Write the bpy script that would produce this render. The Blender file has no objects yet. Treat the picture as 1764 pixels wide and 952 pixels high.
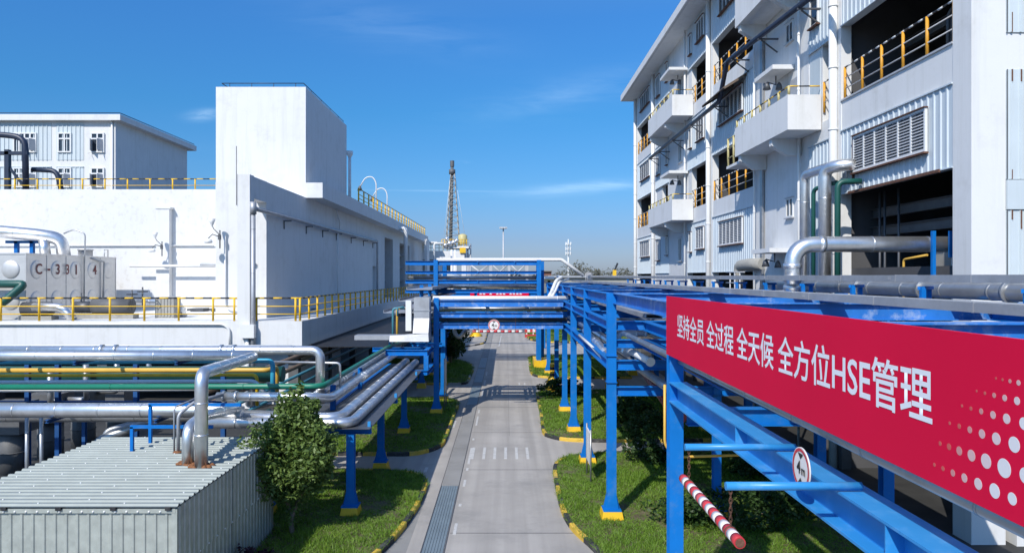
import bpy, math, random
import numpy as np
from mathutils import Vector

rng = random.Random(7)
nrg = np.random.default_rng(11)
R = math.radians
SC = bpy.context.scene
COL = SC.collection

# ------------------------------------------------------------------ camera, sky, sun, exposure
EYE = 6.5                      # metres above the road
FPX, CX, CY = 1223.0, 872.0, 476.0   # focal length and vanishing point in photograph pixels (1764 wide)
cam_d = bpy.data.cameras.new('camera')
cam_d.sensor_width = 36.0
cam_d.lens = 36.0 * FPX / 1764.0
cam_d.shift_x = (882.0 - CX) / 1764.0
cam_d.clip_start = 0.1
cam_d.clip_end = 6000
cam = bpy.data.objects.new('camera', cam_d)
COL.objects.link(cam)
cam.location = (0, 0, EYE)
cam.rotation_euler = (R(90), 0, 0)
SC.camera = cam

SUN_EL, SUN_AZ = 42.0, 207.0   # azimuth clockwise from +Y: behind the camera and to its left
world = bpy.data.worlds.new('World')
SC.world = world
world.use_nodes = True
wn = world.node_tree
wn.nodes.clear()
w_out = wn.nodes.new('ShaderNodeOutputWorld')
w_bg = wn.nodes.new('ShaderNodeBackground')
w_sky = wn.nodes.new('ShaderNodeTexSky')
w_sky.sky_type = 'NISHITA'
w_sky.sun_disc = False
w_sky.sun_elevation = R(SUN_EL)
w_sky.sun_rotation = R(SUN_AZ)
w_sky.altitude = 0
w_sky.air_density = 1.0
w_sky.dust_density = 0.6
w_sky.ozone_density = 3.0
# thin cirrus in the sky
w_tc = wn.nodes.new('ShaderNodeTexCoord')
w_dir = wn.nodes.new('ShaderNodeSeparateXYZ')
wn.links.new(w_tc.outputs['Generated'], w_dir.inputs['Vector'])


def wm(op, a, b=None, c=None):
    n = wn.nodes.new('ShaderNodeMath')
    n.operation = op
    for i, v in enumerate((a, b, c)):
        if v is None:
            continue
        if isinstance(v, (int, float)):
            n.inputs[i].default_value = v
        else:
            wn.links.new(v, n.inputs[i])
    return n.outputs[0]


w_y = wm('MAXIMUM', w_dir.outputs['Y'], 0.05)
w_u = wm('DIVIDE', w_dir.outputs['X'], w_y)
w_v = wm('DIVIDE', w_dir.outputs['Z'], w_y)
w_cv = wn.nodes.new('ShaderNodeCombineXYZ')
wn.links.new(wm('MULTIPLY', w_u, 5.0), w_cv.inputs['X'])
wn.links.new(wm('MULTIPLY', w_v, 34.0), w_cv.inputs['Y'])
w_noise = wn.nodes.new('ShaderNodeTexNoise')
w_noise.inputs['Scale'].default_value = 1.6
w_noise.inputs['Detail'].default_value = 8
w_noise.inputs['Roughness'].default_value = 0.6
w_noise.inputs['Distortion'].default_value = 0.6
wn.links.new(w_cv.outputs['Vector'], w_noise.inputs['Vector'])
w_n = wm('MULTIPLY', wm('MAXIMUM', wm('SUBTRACT', w_noise.outputs['Fac'], 0.30), 0.0), 2.2)
w_sum = None
for (u0, v0, su, sv, slope, amp) in ((0.12, 0.126, 0.10, 0.0075, 0.09, 0.42), (-0.425, 0.227, 0.022, 0.0065, 0.10, 0.55), (0.10, 0.26, 0.13, 0.022, 0.22, 0.12), (-0.10, 0.1205, 0.10, 0.0011, -0.012, 0.22), (-0.16, 0.35, 0.14, 0.03, -0.18, 0.07), (-0.062, 0.161, 0.008, 0.002, 0.0, 0.3), (0.5, 0.1, 0.2, 0.01, 0.05, 0.2), (-0.75, 0.15, 0.2, 0.015, 0.08, 0.2)):
    du = wm('SUBTRACT', w_u, u0)
    dv = wm('SUBTRACT', wm('SUBTRACT', w_v, v0), wm('MULTIPLY', du, slope))
    qa = wm('DIVIDE', du, su)
    qb = wm('DIVIDE', dv, sv)
    e = wm('EXPONENT', wm('MULTIPLY', wm('ADD', wm('MULTIPLY', qa, qa), wm('MULTIPLY', qb, qb)), -1.0))
    e = wm('MULTIPLY', e, amp)
    w_sum = e if w_sum is None else wm('ADD', w_sum, e)
w_fac = wm('MULTIPLY', wm('MINIMUM', wm('MULTIPLY', w_sum, w_n), 0.6), wm('GREATER_THAN', w_dir.outputs['Y'], 0.05))
w_mix = wn.nodes.new('ShaderNodeMixRGB')
w_mix.inputs['Color2'].default_value = (5.5, 7.2, 8.6, 1)
wn.links.new(w_fac, w_mix.inputs['Fac'])
# grade the sky by elevation (clean, deep blue autumn air)
w_sep = wn.nodes.new('ShaderNodeSeparateXYZ')
wn.links.new(w_tc.outputs['Generated'], w_sep.inputs['Vector'])
w_gr = wn.nodes.new('ShaderNodeValToRGB')
w_gr.color_ramp.elements[0].position = 0.0
w_gr.color_ramp.elements[0].color = (0.170, 0.200, 0.305, 1)
w_gr.color_ramp.elements[1].position = 0.5
w_gr.color_ramp.elements[1].color = (0.42, 0.52, 0.62, 1)
for p_, c_ in ((0.05, (0.146, 0.190, 0.298)), (0.12, (0.121, 0.232, 0.340)), (0.22, (0.094, 0.258, 0.376)), (0.34, (0.110, 0.288, 0.45)), (0.45, (0.22, 0.38, 0.52))):
    e_ = w_gr.color_ramp.elements.new(p_)
    e_.color = (*c_, 1)
wn.links.new(w_sep.outputs['Z'], w_gr.inputs['Fac'])
w_mul = wn.nodes.new('ShaderNodeMixRGB')
w_mul.blend_type = 'MULTIPLY'
w_mul.inputs['Fac'].default_value = 1.0
wn.links.new(w_sky.outputs['Color'], w_mul.inputs['Color1'])
wn.links.new(w_gr.outputs['Color'], w_mul.inputs['Color2'])
w_x2 = wn.nodes.new('ShaderNodeVectorMath')
w_x2.operation = 'SCALE'
w_x2.inputs['Scale'].default_value = 2.0
wn.links.new(w_mul.outputs['Color'], w_x2.inputs[0])
wn.links.new(w_x2.outputs['Vector'], w_mix.inputs['Color1'])
wn.links.new(w_mix.outputs['Color'], w_bg.inputs['Color'])
w_bg.inputs['Strength'].default_value = 0.138
wn.links.new(w_bg.outputs['Background'], w_out.inputs['Surface'])

sun_d = bpy.data.lights.new('sun', 'SUN')
sun_d.energy = 3.55
sun_d.angle = R(0.53)
sun_d.color = (1.0, 0.955, 0.88)
sun = bpy.data.objects.new('sun', sun_d)
COL.objects.link(sun)
sun.rotation_euler = (R(90 - SUN_EL), 0, R(180 - SUN_AZ))
sun.location = (-30, -80, 90)

SC.view_settings.view_transform = 'Standard'
SC.view_settings.look = 'None'
SC.view_settings.exposure = 0.40
SC.view_settings.gamma = 1.0
SC.render.engine = 'CYCLES'
SC.cycles.use_denoising = True
SC.cycles.max_bounces = 8
SC.cycles.diffuse_bounces = 5
SC.cycles.glossy_bounces = 3
SC.cycles.transparent_max_bounces = 6
SC.cycles.caustics_reflective = False
SC.cycles.caustics_refractive = False


# ------------------------------------------------------------------ measuring helpers (photograph pixel -> point in the place)
def zat(py, D):            # height of a photograph row at distance D
    return EYE + (CY - py) * D / FPX


def xat(px, D):            # X of a photograph column at distance D
    return (px - CX) * D / FPX


def dat(px, X):            # distance at which the plane X = const shows at that column
    return X * FPX / (px - CX)


# ------------------------------------------------------------------ materials
MATS = {}


def mat(name, col, rough=0.6, metal=0.0, var=0.08, scale=2.0, bump=0.0, bscale=30.0, streak=0.0, dirt=None, dirt_amt=0.0, spec=0.5, dscale=0.6, lane=0.0):
    m = bpy.data.materials.new(name)
    m.use_nodes = True
    nt = m.node_tree
    b = nt.nodes['Principled BSDF']
    b.inputs['Roughness'].default_value = rough
    b.inputs['Metallic'].default_value = metal
    b.inputs["Specular IOR Level"].default_value = spec
    geo = nt.nodes.new('ShaderNodeNewGeometry')
    pos = geo.outputs['Position']
    n = nt.nodes.new('ShaderNodeTexNoise')
    n.inputs['Scale'].default_value = scale
    n.inputs['Detail'].default_value = 6
    n.inputs['Roughness'].default_value = 0.6
    nt.links.new(pos, n.inputs['Vector'])
    mix = nt.nodes.new('ShaderNodeMixRGB')
    mix.inputs['Color1'].default_value = (*[max(0, c * (1 - var)) for c in col], 1)
    mix.inputs['Color2'].default_value = (*[min(1, c * (1 + var)) for c in col], 1)
    mr = nt.nodes.new('ShaderNodeMapRange')
    mr.inputs['From Min'].default_value = 0.3
    mr.inputs['From Max'].default_value = 0.7
    nt.links.new(n.outputs['Fac'], mr.inputs['Value'])
    nt.links.new(mr.outputs['Result'], mix.inputs['Fac'])
    out = mix.outputs['Color']
    if streak > 0:
        mp = nt.nodes.new('ShaderNodeMapping')
        mp.inputs['Scale'].default_value = (2.2, 2.2, 0.12)
        nt.links.new(pos, mp.inputs['Vector'])
        n2 = nt.nodes.new('ShaderNodeTexNoise')
        n2.inputs['Scale'].default_value = 1.3
        n2.inputs['Detail'].default_value = 8
        n2.inputs['Roughness'].default_value = 0.7
        nt.links.new(mp.outputs['Vector'], n2.inputs['Vector'])
        r2 = nt.nodes.new('ShaderNodeMapRange')
        r2.inputs['From Min'].default_value = 0.5
        r2.inputs['From Max'].default_value = 0.78
        r2.inputs['To Max'].default_value = streak
        nt.links.new(n2.outputs['Fac'], r2.inputs['Value'])
        m2 = nt.nodes.new('ShaderNodeMixRGB')
        m2.inputs['Color2'].default_value = (*[c * 0.62 for c in col[:2]], col[2] * 0.55, 1)
        nt.links.new(out, m2.inputs['Color1'])
        nt.links.new(r2.outputs['Result'], m2.inputs['Fac'])
        out = m2.outputs['Color']
    if lane > 0:
        mp = nt.nodes.new('ShaderNodeMapping')
        mp.inputs['Scale'].default_value = (2.3, 0.05, 1.0)
        nt.links.new(pos, mp.inputs['Vector'])
        n4 = nt.nodes.new('ShaderNodeTexNoise')
        n4.inputs['Scale'].default_value = 1.0
        n4.inputs['Detail'].default_value = 6
        nt.links.new(mp.outputs['Vector'], n4.inputs['Vector'])
        r4 = nt.nodes.new('ShaderNodeMapRange')
        r4.inputs['From Min'].default_value = 0.38
        r4.inputs['From Max'].default_value = 0.64
        r4.inputs['To Max'].default_value = lane
        nt.links.new(n4.outputs['Fac'], r4.inputs['Value'])
        m4 = nt.nodes.new('ShaderNodeMixRGB')
        m4.inputs['Color2'].default_value = (*[c * 0.66 for c in col], 1)
        nt.links.new(out, m4.inputs['Color1'])
        nt.links.new(r4.outputs['Result'], m4.inputs['Fac'])
        out = m4.outputs['Color']
    if dirt is not None:
        n3 = nt.nodes.new('ShaderNodeTexNoise')
        n3.inputs['Scale'].default_value = dscale
        n3.inputs['Detail'].default_value = 9
        n3.inputs['Roughness'].default_value = 0.72
        nt.links.new(pos, n3.inputs['Vector'])
        r3 = nt.nodes.new('ShaderNodeMapRange')
        r3.inputs['From Min'].default_value = 0.52
        r3.inputs['From Max'].default_value = 0.68
        r3.inputs['To Max'].default_value = dirt_amt
        nt.links.new(n3.outputs['Fac'], r3.inputs['Value'])
        m3 = nt.nodes.new('ShaderNodeMixRGB')
        m3.inputs['Color2'].default_value = (*dirt, 1)
        nt.links.new(out, m3.inputs['Color1'])
        nt.links.new(r3.outputs['Result'], m3.inputs['Fac'])
        out = m3.outputs['Color']
    nt.links.new(out, b.inputs['Base Color'])
    if bump > 0:
        nb = nt.nodes.new('ShaderNodeTexNoise')
        nb.inputs['Scale'].default_value = bscale
        nb.inputs['Detail'].default_value = 5
        nt.links.new(pos, nb.inputs['Vector'])
        bp = nt.nodes.new('ShaderNodeBump')
        bp.inputs['Strength'].default_value = bump
        bp.inputs['Distance'].default_value = 0.02
        nt.links.new(nb.outputs['Fac'], bp.inputs['Height'])
        nt.links.new(bp.outputs['Normal'], b.inputs['Normal'])
    MATS[name] = m
    return m


WHITE = mat('white_render', (0.70, 0.70, 0.695), 0.85, var=0.025, scale=0.5, bump=0.12, bscale=18, streak=0.36, dirt=(0.46, 0.44, 0.40), dirt_amt=0.28, dscale=0.9)
WHITE2 = mat('white_paint_worn', (0.72, 0.72, 0.71), 0.8, var=0.06, scale=1.2, bump=0.15, bscale=12, streak=0.35, dirt=(0.36, 0.34, 0.30), dirt_amt=0.35, dscale=1.7)
WPIPE = mat('white_pvc', (0.74, 0.74, 0.73), 0.45, var=0.04, scale=2)
CLAD = mat('pale_blue_sheet', (0.55, 0.61, 0.65), 0.5, var=0.05, scale=0.8, streak=0.16)
CLADW = mat('white_blue_sheet', (0.55, 0.61, 0.635), 0.5, var=0.05, scale=0.8, streak=0.35)
RUST = mat('rust', (0.13, 0.06, 0.038), 0.9, var=0.45, scale=14, bump=0.4, bscale=60)
BLUE = mat('blue_paint', (0.003, 0.152, 0.50), 0.5, var=0.12, scale=1.4, bump=0.06, bscale=22, streak=0.3, dirt=(0.09, 0.21, 0.42), dirt_amt=0.4, dscale=3.0, spec=0.25)
BLUEF = mat('faded_blue_paint', (0.022, 0.17, 0.52), 0.5, var=0.16, scale=2.0, bump=0.1, bscale=18, dirt=(0.42, 0.50, 0.60), dirt_amt=0.7, dscale=2.6)
LBLUE = mat('light_blue_paint', (0.03, 0.26, 0.60), 0.4, var=0.08, scale=2, dirt=(0.35, 0.5, 0.62), dirt_amt=0.25, dscale=2)
NAVY = mat('dark_blue_pipe', (0.018, 0.028, 0.055), 0.45, var=0.2, scale=2)
YELLOW = mat('yellow_paint', (0.78, 0.47, 0.015), 0.5, var=0.10, scale=3, dirt=(0.30, 0.2, 0.07), dirt_amt=0.35, dscale=2.5)
ORANGE = mat('orange_yellow_paint', (0.70, 0.33, 0.03), 0.5, var=0.1, scale=3)
BLACK = mat('black_paint', (0.018, 0.018, 0.020), 0.5, var=0.3, scale=5, dirt=(0.1, 0.1, 0.09), dirt_amt=0.4, dscale=4)
RED = mat('red_paint', (0.52, 0.035, 0.045), 0.5, var=0.12, scale=3, dirt=(0.5, 0.3, 0.3), dirt_amt=0.3, dscale=4)
STRIPEW = mat('white_stripe_paint', (0.74, 0.72, 0.70), 0.5, var=0.08, scale=5, dirt=(0.5, 0.4, 0.36), dirt_amt=0.3, dscale=5)
BANNER = mat('crimson_sheet', (0.66, 0.005, 0.046), 0.65, var=0.04, scale=0.7, bump=0.03, bscale=2.5, spec=0.12)
INKW = mat('white_ink', (0.76, 0.78, 0.82), 0.5, var=0.02)
STEEL = mat('aluminium_cladding', (0.78, 0.78, 0.775), 0.36, metal=0.92, var=0.10, scale=3.5, bump=0.12, bscale=5, dirt=(0.45, 0.44, 0.42), dirt_amt=0.4, dscale=2.0)
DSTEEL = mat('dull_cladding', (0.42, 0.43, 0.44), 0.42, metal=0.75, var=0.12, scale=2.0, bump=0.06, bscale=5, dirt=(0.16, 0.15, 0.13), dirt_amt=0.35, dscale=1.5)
TRAYM = mat('galvanised_tray', (0.42, 0.43, 0.45), 0.5, metal=0.5, var=0.12, scale=2, dirt=(0.2, 0.19, 0.18), dirt_amt=0.3, dscale=1.5)
GALV = mat('galvanised_sheet', (0.43, 0.455, 0.41), 0.5, metal=0.35, var=0.14, scale=5, bump=0.05, bscale=40, dirt=(0.20, 0.22, 0.21), dirt_amt=0.35, dscale=1.1)
ROOFM = mat('coated_roof_sheet', (0.275, 0.305, 0.285), 0.6, metal=0.1, var=0.09, scale=2.2, bump=0.05, bscale=8, dirt=(0.22, 0.25, 0.24), dirt_amt=0.4, dscale=1.4)
INOX = mat('stainless_plate', (0.60, 0.59, 0.575), 0.5, metal=0.55, var=0.06, scale=3, bump=0.04, bscale=5)
DARKM = mat('dark_steel', (0.10, 0.105, 0.115), 0.5, metal=0.4, var=0.2, scale=3)
GREYM = mat('grey_machine_paint', (0.11, 0.112, 0.115), 0.6, var=0.2, scale=2)
GREEN = mat('green_pipe_paint', (0.010, 0.17, 0.105), 0.4, var=0.1, scale=3)
DGREEN = mat('deep_green_pipe_paint', (0.012, 0.085, 0.07), 0.45, var=0.12, scale=3)
YPIPE = mat('yellow_pipe_paint', (0.66, 0.40, 0.07), 0.45, var=0.08, scale=2)
BROWN = mat('brown_pipe_paint', (0.14, 0.10, 0.07), 0.6, var=0.15, scale=2)
TEAL = mat('teal_pipe_paint', (0.06, 0.22, 0.28), 0.5, var=0.15, scale=2)
CYAN = mat('cyan_pipe_paint', (0.05, 0.38, 0.56), 0.4, var=0.06, scale=3)
MAROON = mat('maroon_wrap', (0.17, 0.012, 0.022), 0.35, var=0.25, scale=6, bump=0.3, bscale=12)
ROAD = mat('road_concrete', (0.385, 0.36, 0.33), 0.85, var=0.12, scale=0.55, lane=0.6, bump=0.15, bscale=35, dirt=(0.25, 0.24, 0.225), dirt_amt=0.75, dscale=0.35)
YARD = mat('yard_concrete', (0.25, 0.245, 0.235), 0.9, var=0.12, scale=0.8, bump=0.2, bscale=25, dirt=(0.15, 0.145, 0.135), dirt_amt=0.5, dscale=0.5)
SOIL = mat('soil', (0.12, 0.10, 0.055), 0.95, var=0.3, scale=2.5, bump=0.6, bscale=16, dirt=(0.05, 0.085, 0.015), dirt_amt=0.9, dscale=1.3)
FIELD = mat('field', (0.10, 0.105, 0.06), 0.95, var=0.3, scale=0.05, bump=0.3, bscale=1)
MARK = mat('road_paint', (0.50, 0.495, 0.48), 0.8, var=0.1, scale=6, dirt=(0.33, 0.315, 0.30), dirt_amt=1.0, dscale=5.5)
GRATE = mat('grey_drain_cover', (0.22, 0.27, 0.29), 0.55, metal=0.3, var=0.12, scale=2)
GLASS = mat('dark_window_glass', (0.035, 0.045, 0.06), 0.08, var=0.1, scale=1)
INNER = mat('inner_wall', (0.16, 0.16, 0.165), 0.9, var=0.1, scale=1)
LOUVRE = mat('grey_louvre', (0.50, 0.50, 0.51), 0.5, metal=0.2, var=0.08, scale=2)
BARK = mat('bark', (0.24, 0.19, 0.14), 0.9, var=0.3, scale=14, bump=0.6, bscale=50)
DULLW = mat('stained_concrete', (0.34, 0.33, 0.30), 0.9, var=0.2, scale=2, dirt=(0.12, 0.11, 0.09), dirt_amt=0.6, dscale=2)
TANKY = mat('cream_tank_paint', (0.50, 0.43, 0.20), 0.5, var=0.1, scale=0.8)
LETTER = mat('dark_red_lettering', (0.12, 0.012, 0.018), 0.5, var=0.1)


def leafmat(name, c1, c2, trans=0.25):
    m = bpy.data.materials.new(name)
    m.use_nodes = True
    nt = m.node_tree
    nt.nodes.clear()
    o = nt.nodes.new('ShaderNodeOutputMaterial')
    geo = nt.nodes.new('ShaderNodeNewGeometry')
    n = nt.nodes.new('ShaderNodeTexNoise')
    n.inputs['Scale'].default_value = 3.0
    n.inputs['Detail'].default_value = 4
    nt.links.new(geo.outputs['Position'], n.inputs['Vector'])
    wv = nt.nodes.new('ShaderNodeTexWhiteNoise')
    wv.noise_dimensions = '1D'
    nt.links.new(geo.outputs['Random Per Island'], wv.inputs['W'])
    ad = nt.nodes.new('ShaderNodeMath')
    ad.operation = 'MULTIPLY_ADD'
    ad.inputs[1].default_value = 0.5
    nt.links.new(wv.outputs['Value'], ad.inputs[0])
    sb = nt.nodes.new('ShaderNodeMath')
    sb.operation = 'SUBTRACT'
    sb.inputs[1].default_value = 0.25
    nt.links.new(n.outputs['Fac'], sb.inputs[0])
    nt.links.new(sb.outputs['Value'], ad.inputs[2])
    mx = nt.nodes.new('ShaderNodeMixRGB')
    mx.inputs['Color1'].default_value = (*c1, 1)
    mx.inputs['Color2'].default_value = (*c2, 1)
    nt.links.new(ad.outputs['Value'], mx.inputs['Fac'])
    d = nt.nodes.new('ShaderNodeBsdfPrincipled')
    d.inputs['Roughness'].default_value = 0.5
    d.inputs['Specular IOR Level'].default_value = 0.35
    t = nt.nodes.new('ShaderNodeBsdfTranslucent')
    ms = nt.nodes.new('ShaderNodeMixShader')
    ms.inputs['Fac'].default_value = trans
    nt.links.new(mx.outputs['Color'], d.inputs['Base Color'])
    nt.links.new(mx.outputs['Color'], t.inputs['Color'])
    nt.links.new(d.outputs['BSDF'], ms.inputs[1])
    nt.links.new(t.outputs['BSDF'], ms.inputs[2])
    nt.links.new(ms.outputs['Shader'], o.inputs['Surface'])
    MATS[name] = m
    return m


LEAF = leafmat('leaf_mid_green', (0.03, 0.07, 0.015), (0.21, 0.30, 0.07))
LEAFD = leafmat('leaf_dark_green', (0.014, 0.038, 0.010), (0.060, 0.115, 0.025))
LEAFP = leafmat('leaf_purple', (0.030, 0.012, 0.022), (0.075, 0.035, 0.06))
LEAFB = leafmat('bare_twig_foliage', (0.10, 0.095, 0.07), (0.20, 0.19, 0.13))
GRASS = leafmat('grass_blades', (0.060, 0.14, 0.010), (0.25, 0.40, 0.050), 0.3)
INNERD = mat('dark_inner_wall', (0.08, 0.08, 0.085), 0.9, var=0.15, scale=1)  # inner wall colour darkened to hold the shade of the bays
SHADEF = mat('shade_dark_floor', (0.035, 0.035, 0.034), 0.8, var=0.3, scale=1.2)  # near-black floor tone that stands in for shade
ROOFD = mat('grey_roof_membrane', (0.13, 0.13, 0.13), 0.9, var=0.15, scale=0.8)


WALLST = mat('white_render_peeling', (0.70, 0.70, 0.695), 0.85, var=0.04, scale=0.5, bump=0.15, bscale=14, streak=0.16, dirt=(0.42, 0.37, 0.30), dirt_amt=0.35, dscale=2.6)


# ------------------------------------------------------------------ mesh building
class MB:
    def __init__(self):
        self.v, self.f, self.s, self.mi = [], [], [], []
        self.m = 0

    def _add(self, vs, fs, smooth=False):
        n = len(self.v)
        self.v += [tuple(p) for p in vs]
        for q in fs:
            self.f.append([i + n for i in q])
            self.s.append(smooth)
            self.mi.append(self.m)

    def box(self, x0, y0, z0, x1, y1, z1):
        x0, x1 = min(x0, x1), max(x0, x1)
        y0, y1 = min(y0, y1), max(y0, y1)
        z0, z1 = min(z0, z1), max(z0, z1)
        self._add([(x0, y0, z0), (x1, y0, z0), (x1, y1, z0), (x0, y1, z0), (x0, y0, z1), (x1, y0, z1), (x1, y1, z1), (x0, y1, z1)],
                  [(3, 2, 1, 0), (4, 5, 6, 7), (0, 1, 5, 4), (1, 2, 6, 5), (2, 3, 7, 6), (3, 0, 4, 7)])
        return self

    def poly(self, pts):
        self._add(pts, [tuple(range(len(pts)))])
        return self

    def frame(self, p0, p1, up):
        p0, p1 = Vector(p0), Vector(p1)
        d = (p1 - p0).normalized()
        up = Vector(up)
        a = d.cross(up)
        if a.length < 1e-5:
            a = d.cross(Vector((0, 1, 0)))
        a.normalize()
        b = a.cross(d).normalized()
        return p0, p1, a, b

    def extrude(self, prof, p0, p1, up=(0, 0, 1), smooth=False):
        """closed 2-D outline (a across, b up) swept from p0 to p1"""
        p0, p1, a, b = self.frame(p0, p1, up)
        n = len(prof)
        vs = [p0 + a * u + b * w for u, w in prof] + [p1 + a * u + b * w for u, w in prof]
        fs = [(i, (i + 1) % n, (i + 1) % n + n, i + n) for i in range(n)]
        self._add(vs, fs, smooth)
        k = len(self.v) - 2 * n
        self.f.append([k + i for i in reversed(range(n))])
        self.f.append([k + n + i for i in range(n)])
        self.s += [False, False]
        self.mi += [self.m, self.m]
        return self

    def beam(self, p0, p1, w, h, up=(0, 0, 1)):
        return self.extrude([(-w / 2, -h / 2), (w / 2, -h / 2), (w / 2, h / 2), (-w / 2, h / 2)], p0, p1, up)

    def ibeam(self, p0, p1, w, h, tf=0.018, tw=0.012, up=(0, 0, 1)):
        W, H, t = w / 2, h / 2, tw / 2
        pr = [(-W, -H), (W, -H), (W, -H + tf), (t, -H + tf), (t, H - tf), (W, H - tf), (W, H), (-W, H), (-W, H - tf), (-t, H - tf), (-t, -H + tf), (-W, -H + tf)]
        return self.extrude(pr, p0, p1, up)

    def channel(self, p0, p1, w, h, t=0.012, up=(0, 0, 1)):
        W, H = w / 2, h / 2
        pr = [(-W, -H), (W, -H), (W, -H + t), (-W + t, -H + t), (-W + t, H - t), (W, H - t), (W, H), (-W, H)]
        return self.extrude(pr, p0, p1, up)

    def cyl(self, p0, p1, r, r2=None, seg=12, caps=True):
        r2 = r if r2 is None else r2
        p0, p1, a, b = self.frame(p0, p1, (0, 0, 1))
        vs, fs = [], []
        for i in range(seg):
            t = 2 * math.pi * i / seg
            c = a * math.cos(t) + b * math.sin(t)
            vs += [p0 + c * r, p1 + c * r2]
        for i in range(seg):
            j = (i + 1) % seg
            fs.append((2 * i, 2 * j, 2 * j + 1, 2 * i + 1))
        self._add(vs, fs, True)
        if caps:
            k = len(self.v) - 2 * seg
            self.f.append([k + 2 * i for i in reversed(range(seg))])
            self.f.append([k + 2 * i + 1 for i in range(seg)])
            self.s += [False, False]
            self.mi += [self.m, self.m]
        return self

    def tube(self, pts, r, seg=12, bend=0.0, bands=0.0, bandw=0.03, caps=True, nb=5):
        """round pipe along a polyline with rounded elbows and cladding seams"""
        P = [Vector(p) for p in pts]
        path = [P[0]]
        for i in range(1, len(P) - 1):
            if bend <= 0:
                path.append(P[i])
                continue
            d0, d1 = (P[i - 1] - P[i]), (P[i + 1] - P[i])
            L = min(bend, d0.length * 0.49, d1.length * 0.49)
            a, c = P[i] + d0.normalized() * L, P[i] + d1.normalized() * L
            for k in range(nb + 1):
                t = k / nb
                path.append(a * (1 - t) ** 2 + P[i] * 2 * t * (1 - t) + c * t * t)
        path.append(P[-1])
        rings = []
        d = (path[1] - path[0]).normalized()
        ref = Vector((0, 0, 1)) if abs(d.z) < 0.9 else Vector((0, 1, 0))
        a = d.cross(ref).normalized()
        for i, p in enumerate(path):
            if i == 0:
                t = (path[1] - path[0])
            elif i == len(path) - 1:
                t = (path[-1] - path[-2])
            else:
                t = (path[i + 1] - path[i]).normalized() + (path[i] - path[i - 1]).normalized()
            t.normalize()
            a = (a - t * a.dot(t)).normalized()
            b = t.cross(a)
            rings.append((p, a.copy(), b.copy()))
        vs, fs = [], []
        for p, a, b in rings:
            for k in range(seg):
                th = 2 * math.pi * k / seg
                vs.append(p + (a * math.cos(th) + b * math.sin(th)) * r)
        for i in range(len(rings) - 1):
            for k in range(seg):
                j = (k + 1) % seg
                fs.append((i * seg + k, i * seg + j, (i + 1) * seg + j, (i + 1) * seg + k))
        self._add(vs, fs, True)
        if caps:
            n0 = len(self.v) - len(vs)
            self.f.append([n0 + k for k in reversed(range(seg))])
            self.f.append([n0 + (len(rings) - 1) * seg + k for k in range(seg)])
            self.s += [False, False]
            self.mi += [self.m, self.m]
        if bands > 0:
            for i in range(len(path) - 1):
                seg_v = path[i + 1] - path[i]
                n = int(seg_v.length / bands)
                for k in range(1, n + 1):
                    c = path[i] + seg_v * (k / (n + 0.5))
                    u = seg_v.normalized() * bandw * 0.5
                    self.cyl(c - u, c + u, r * 1.012 + 0.003, seg=seg)
        return self

    def lathe(self, c, prof, seg=16):
        vs, fs = [], []
        n = len(prof)
        for i in range(seg):
            t = 2 * math.pi * i / seg
            for r, z in prof:
                vs.append((c[0] + r * math.cos(t), c[1] + r * math.sin(t), c[2] + z))
        for i in range(seg):
            j = (i + 1) % seg
            for k in range(n - 1):
                fs.append((i * n + k, j * n + k, j * n + k + 1, i * n + k + 1))
        self._add(vs, fs, True)
        return self

    def disc(self, c, nrm, r, th=0.004, seg=24, r2=None):
        nrm = Vector(nrm).normalized()
        c = Vector(c)
        return self.cyl(c, c + nrm * th, r, seg=seg)

    def corrugated(self, o, u, v, n, U, V, pitch=0.2, top=0.06, dep=0.035, side=0.02):
        """trapezoid rib sheet: ribs run along v, spaced along u, standing out along n"""
        o, u, v, n = Vector(o), Vector(u), Vector(v), Vector(n)
        prof = [(0.0, 0.0)]
        x = (pitch - top) * 0.5
        while x + top + side < U:
            prof += [(x - side, 0.0), (x, dep), (x + top, dep), (x + top + side, 0.0)]
            x += pitch
        prof.append((U, 0.0))
        m = len(prof)
        vs = [o + u * a + n * b for a, b in prof] + [o + u * a + n * b + v * V for a, b in prof]
        self._add(vs, [(i, i + 1, i + 1 + m, i + m) for i in range(m - 1)])
        return self

    def split_build(self, name, mats, parent):
        """one object per piece: faces that touch or whose boxes meet stay together"""
        n = len(self.v)
        root = list(range(n))

        def find(i):
            while root[i] != i:
                root[i] = root[root[i]]
                i = root[i]
            return i
        for f in self.f:
            a = find(f[0])
            for j in f[1:]:
                root[find(j)] = a
        isl = {}
        for i, f in enumerate(self.f):
            isl.setdefault(find(f[0]), []).append(i)
        items = []
        for fs in isl.values():
            P = np.array([self.v[j] for i in fs for j in self.f[i]])
            items.append([fs, P.min(0) - .012, P.max(0) + .012])
        merged = True
        while merged:
            merged = False
            out = []
            for it in items:
                for q in out:
                    if np.all(it[1] <= q[2]) and np.all(q[1] <= it[2]):
                        q[0] = q[0] + it[0]
                        q[1], q[2] = np.minimum(q[1], it[1]), np.maximum(q[2], it[2])
                        merged = True
                        break
                else:
                    out.append(it)
            items = out
        res = []
        for fs, _, _ in items:
            m = MB()
            idx = {}
            for i in fs:
                q = []
                for j in self.f[i]:
                    if j not in idx:
                        idx[j] = len(m.v)
                        m.v.append(self.v[j])
                    q.append(idx[j])
                m.f.append(q)
                m.s.append(self.s[i])
                m.mi.append(self.mi[i])
            res.append(m.build(name, mats, parent))
        return res

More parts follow.
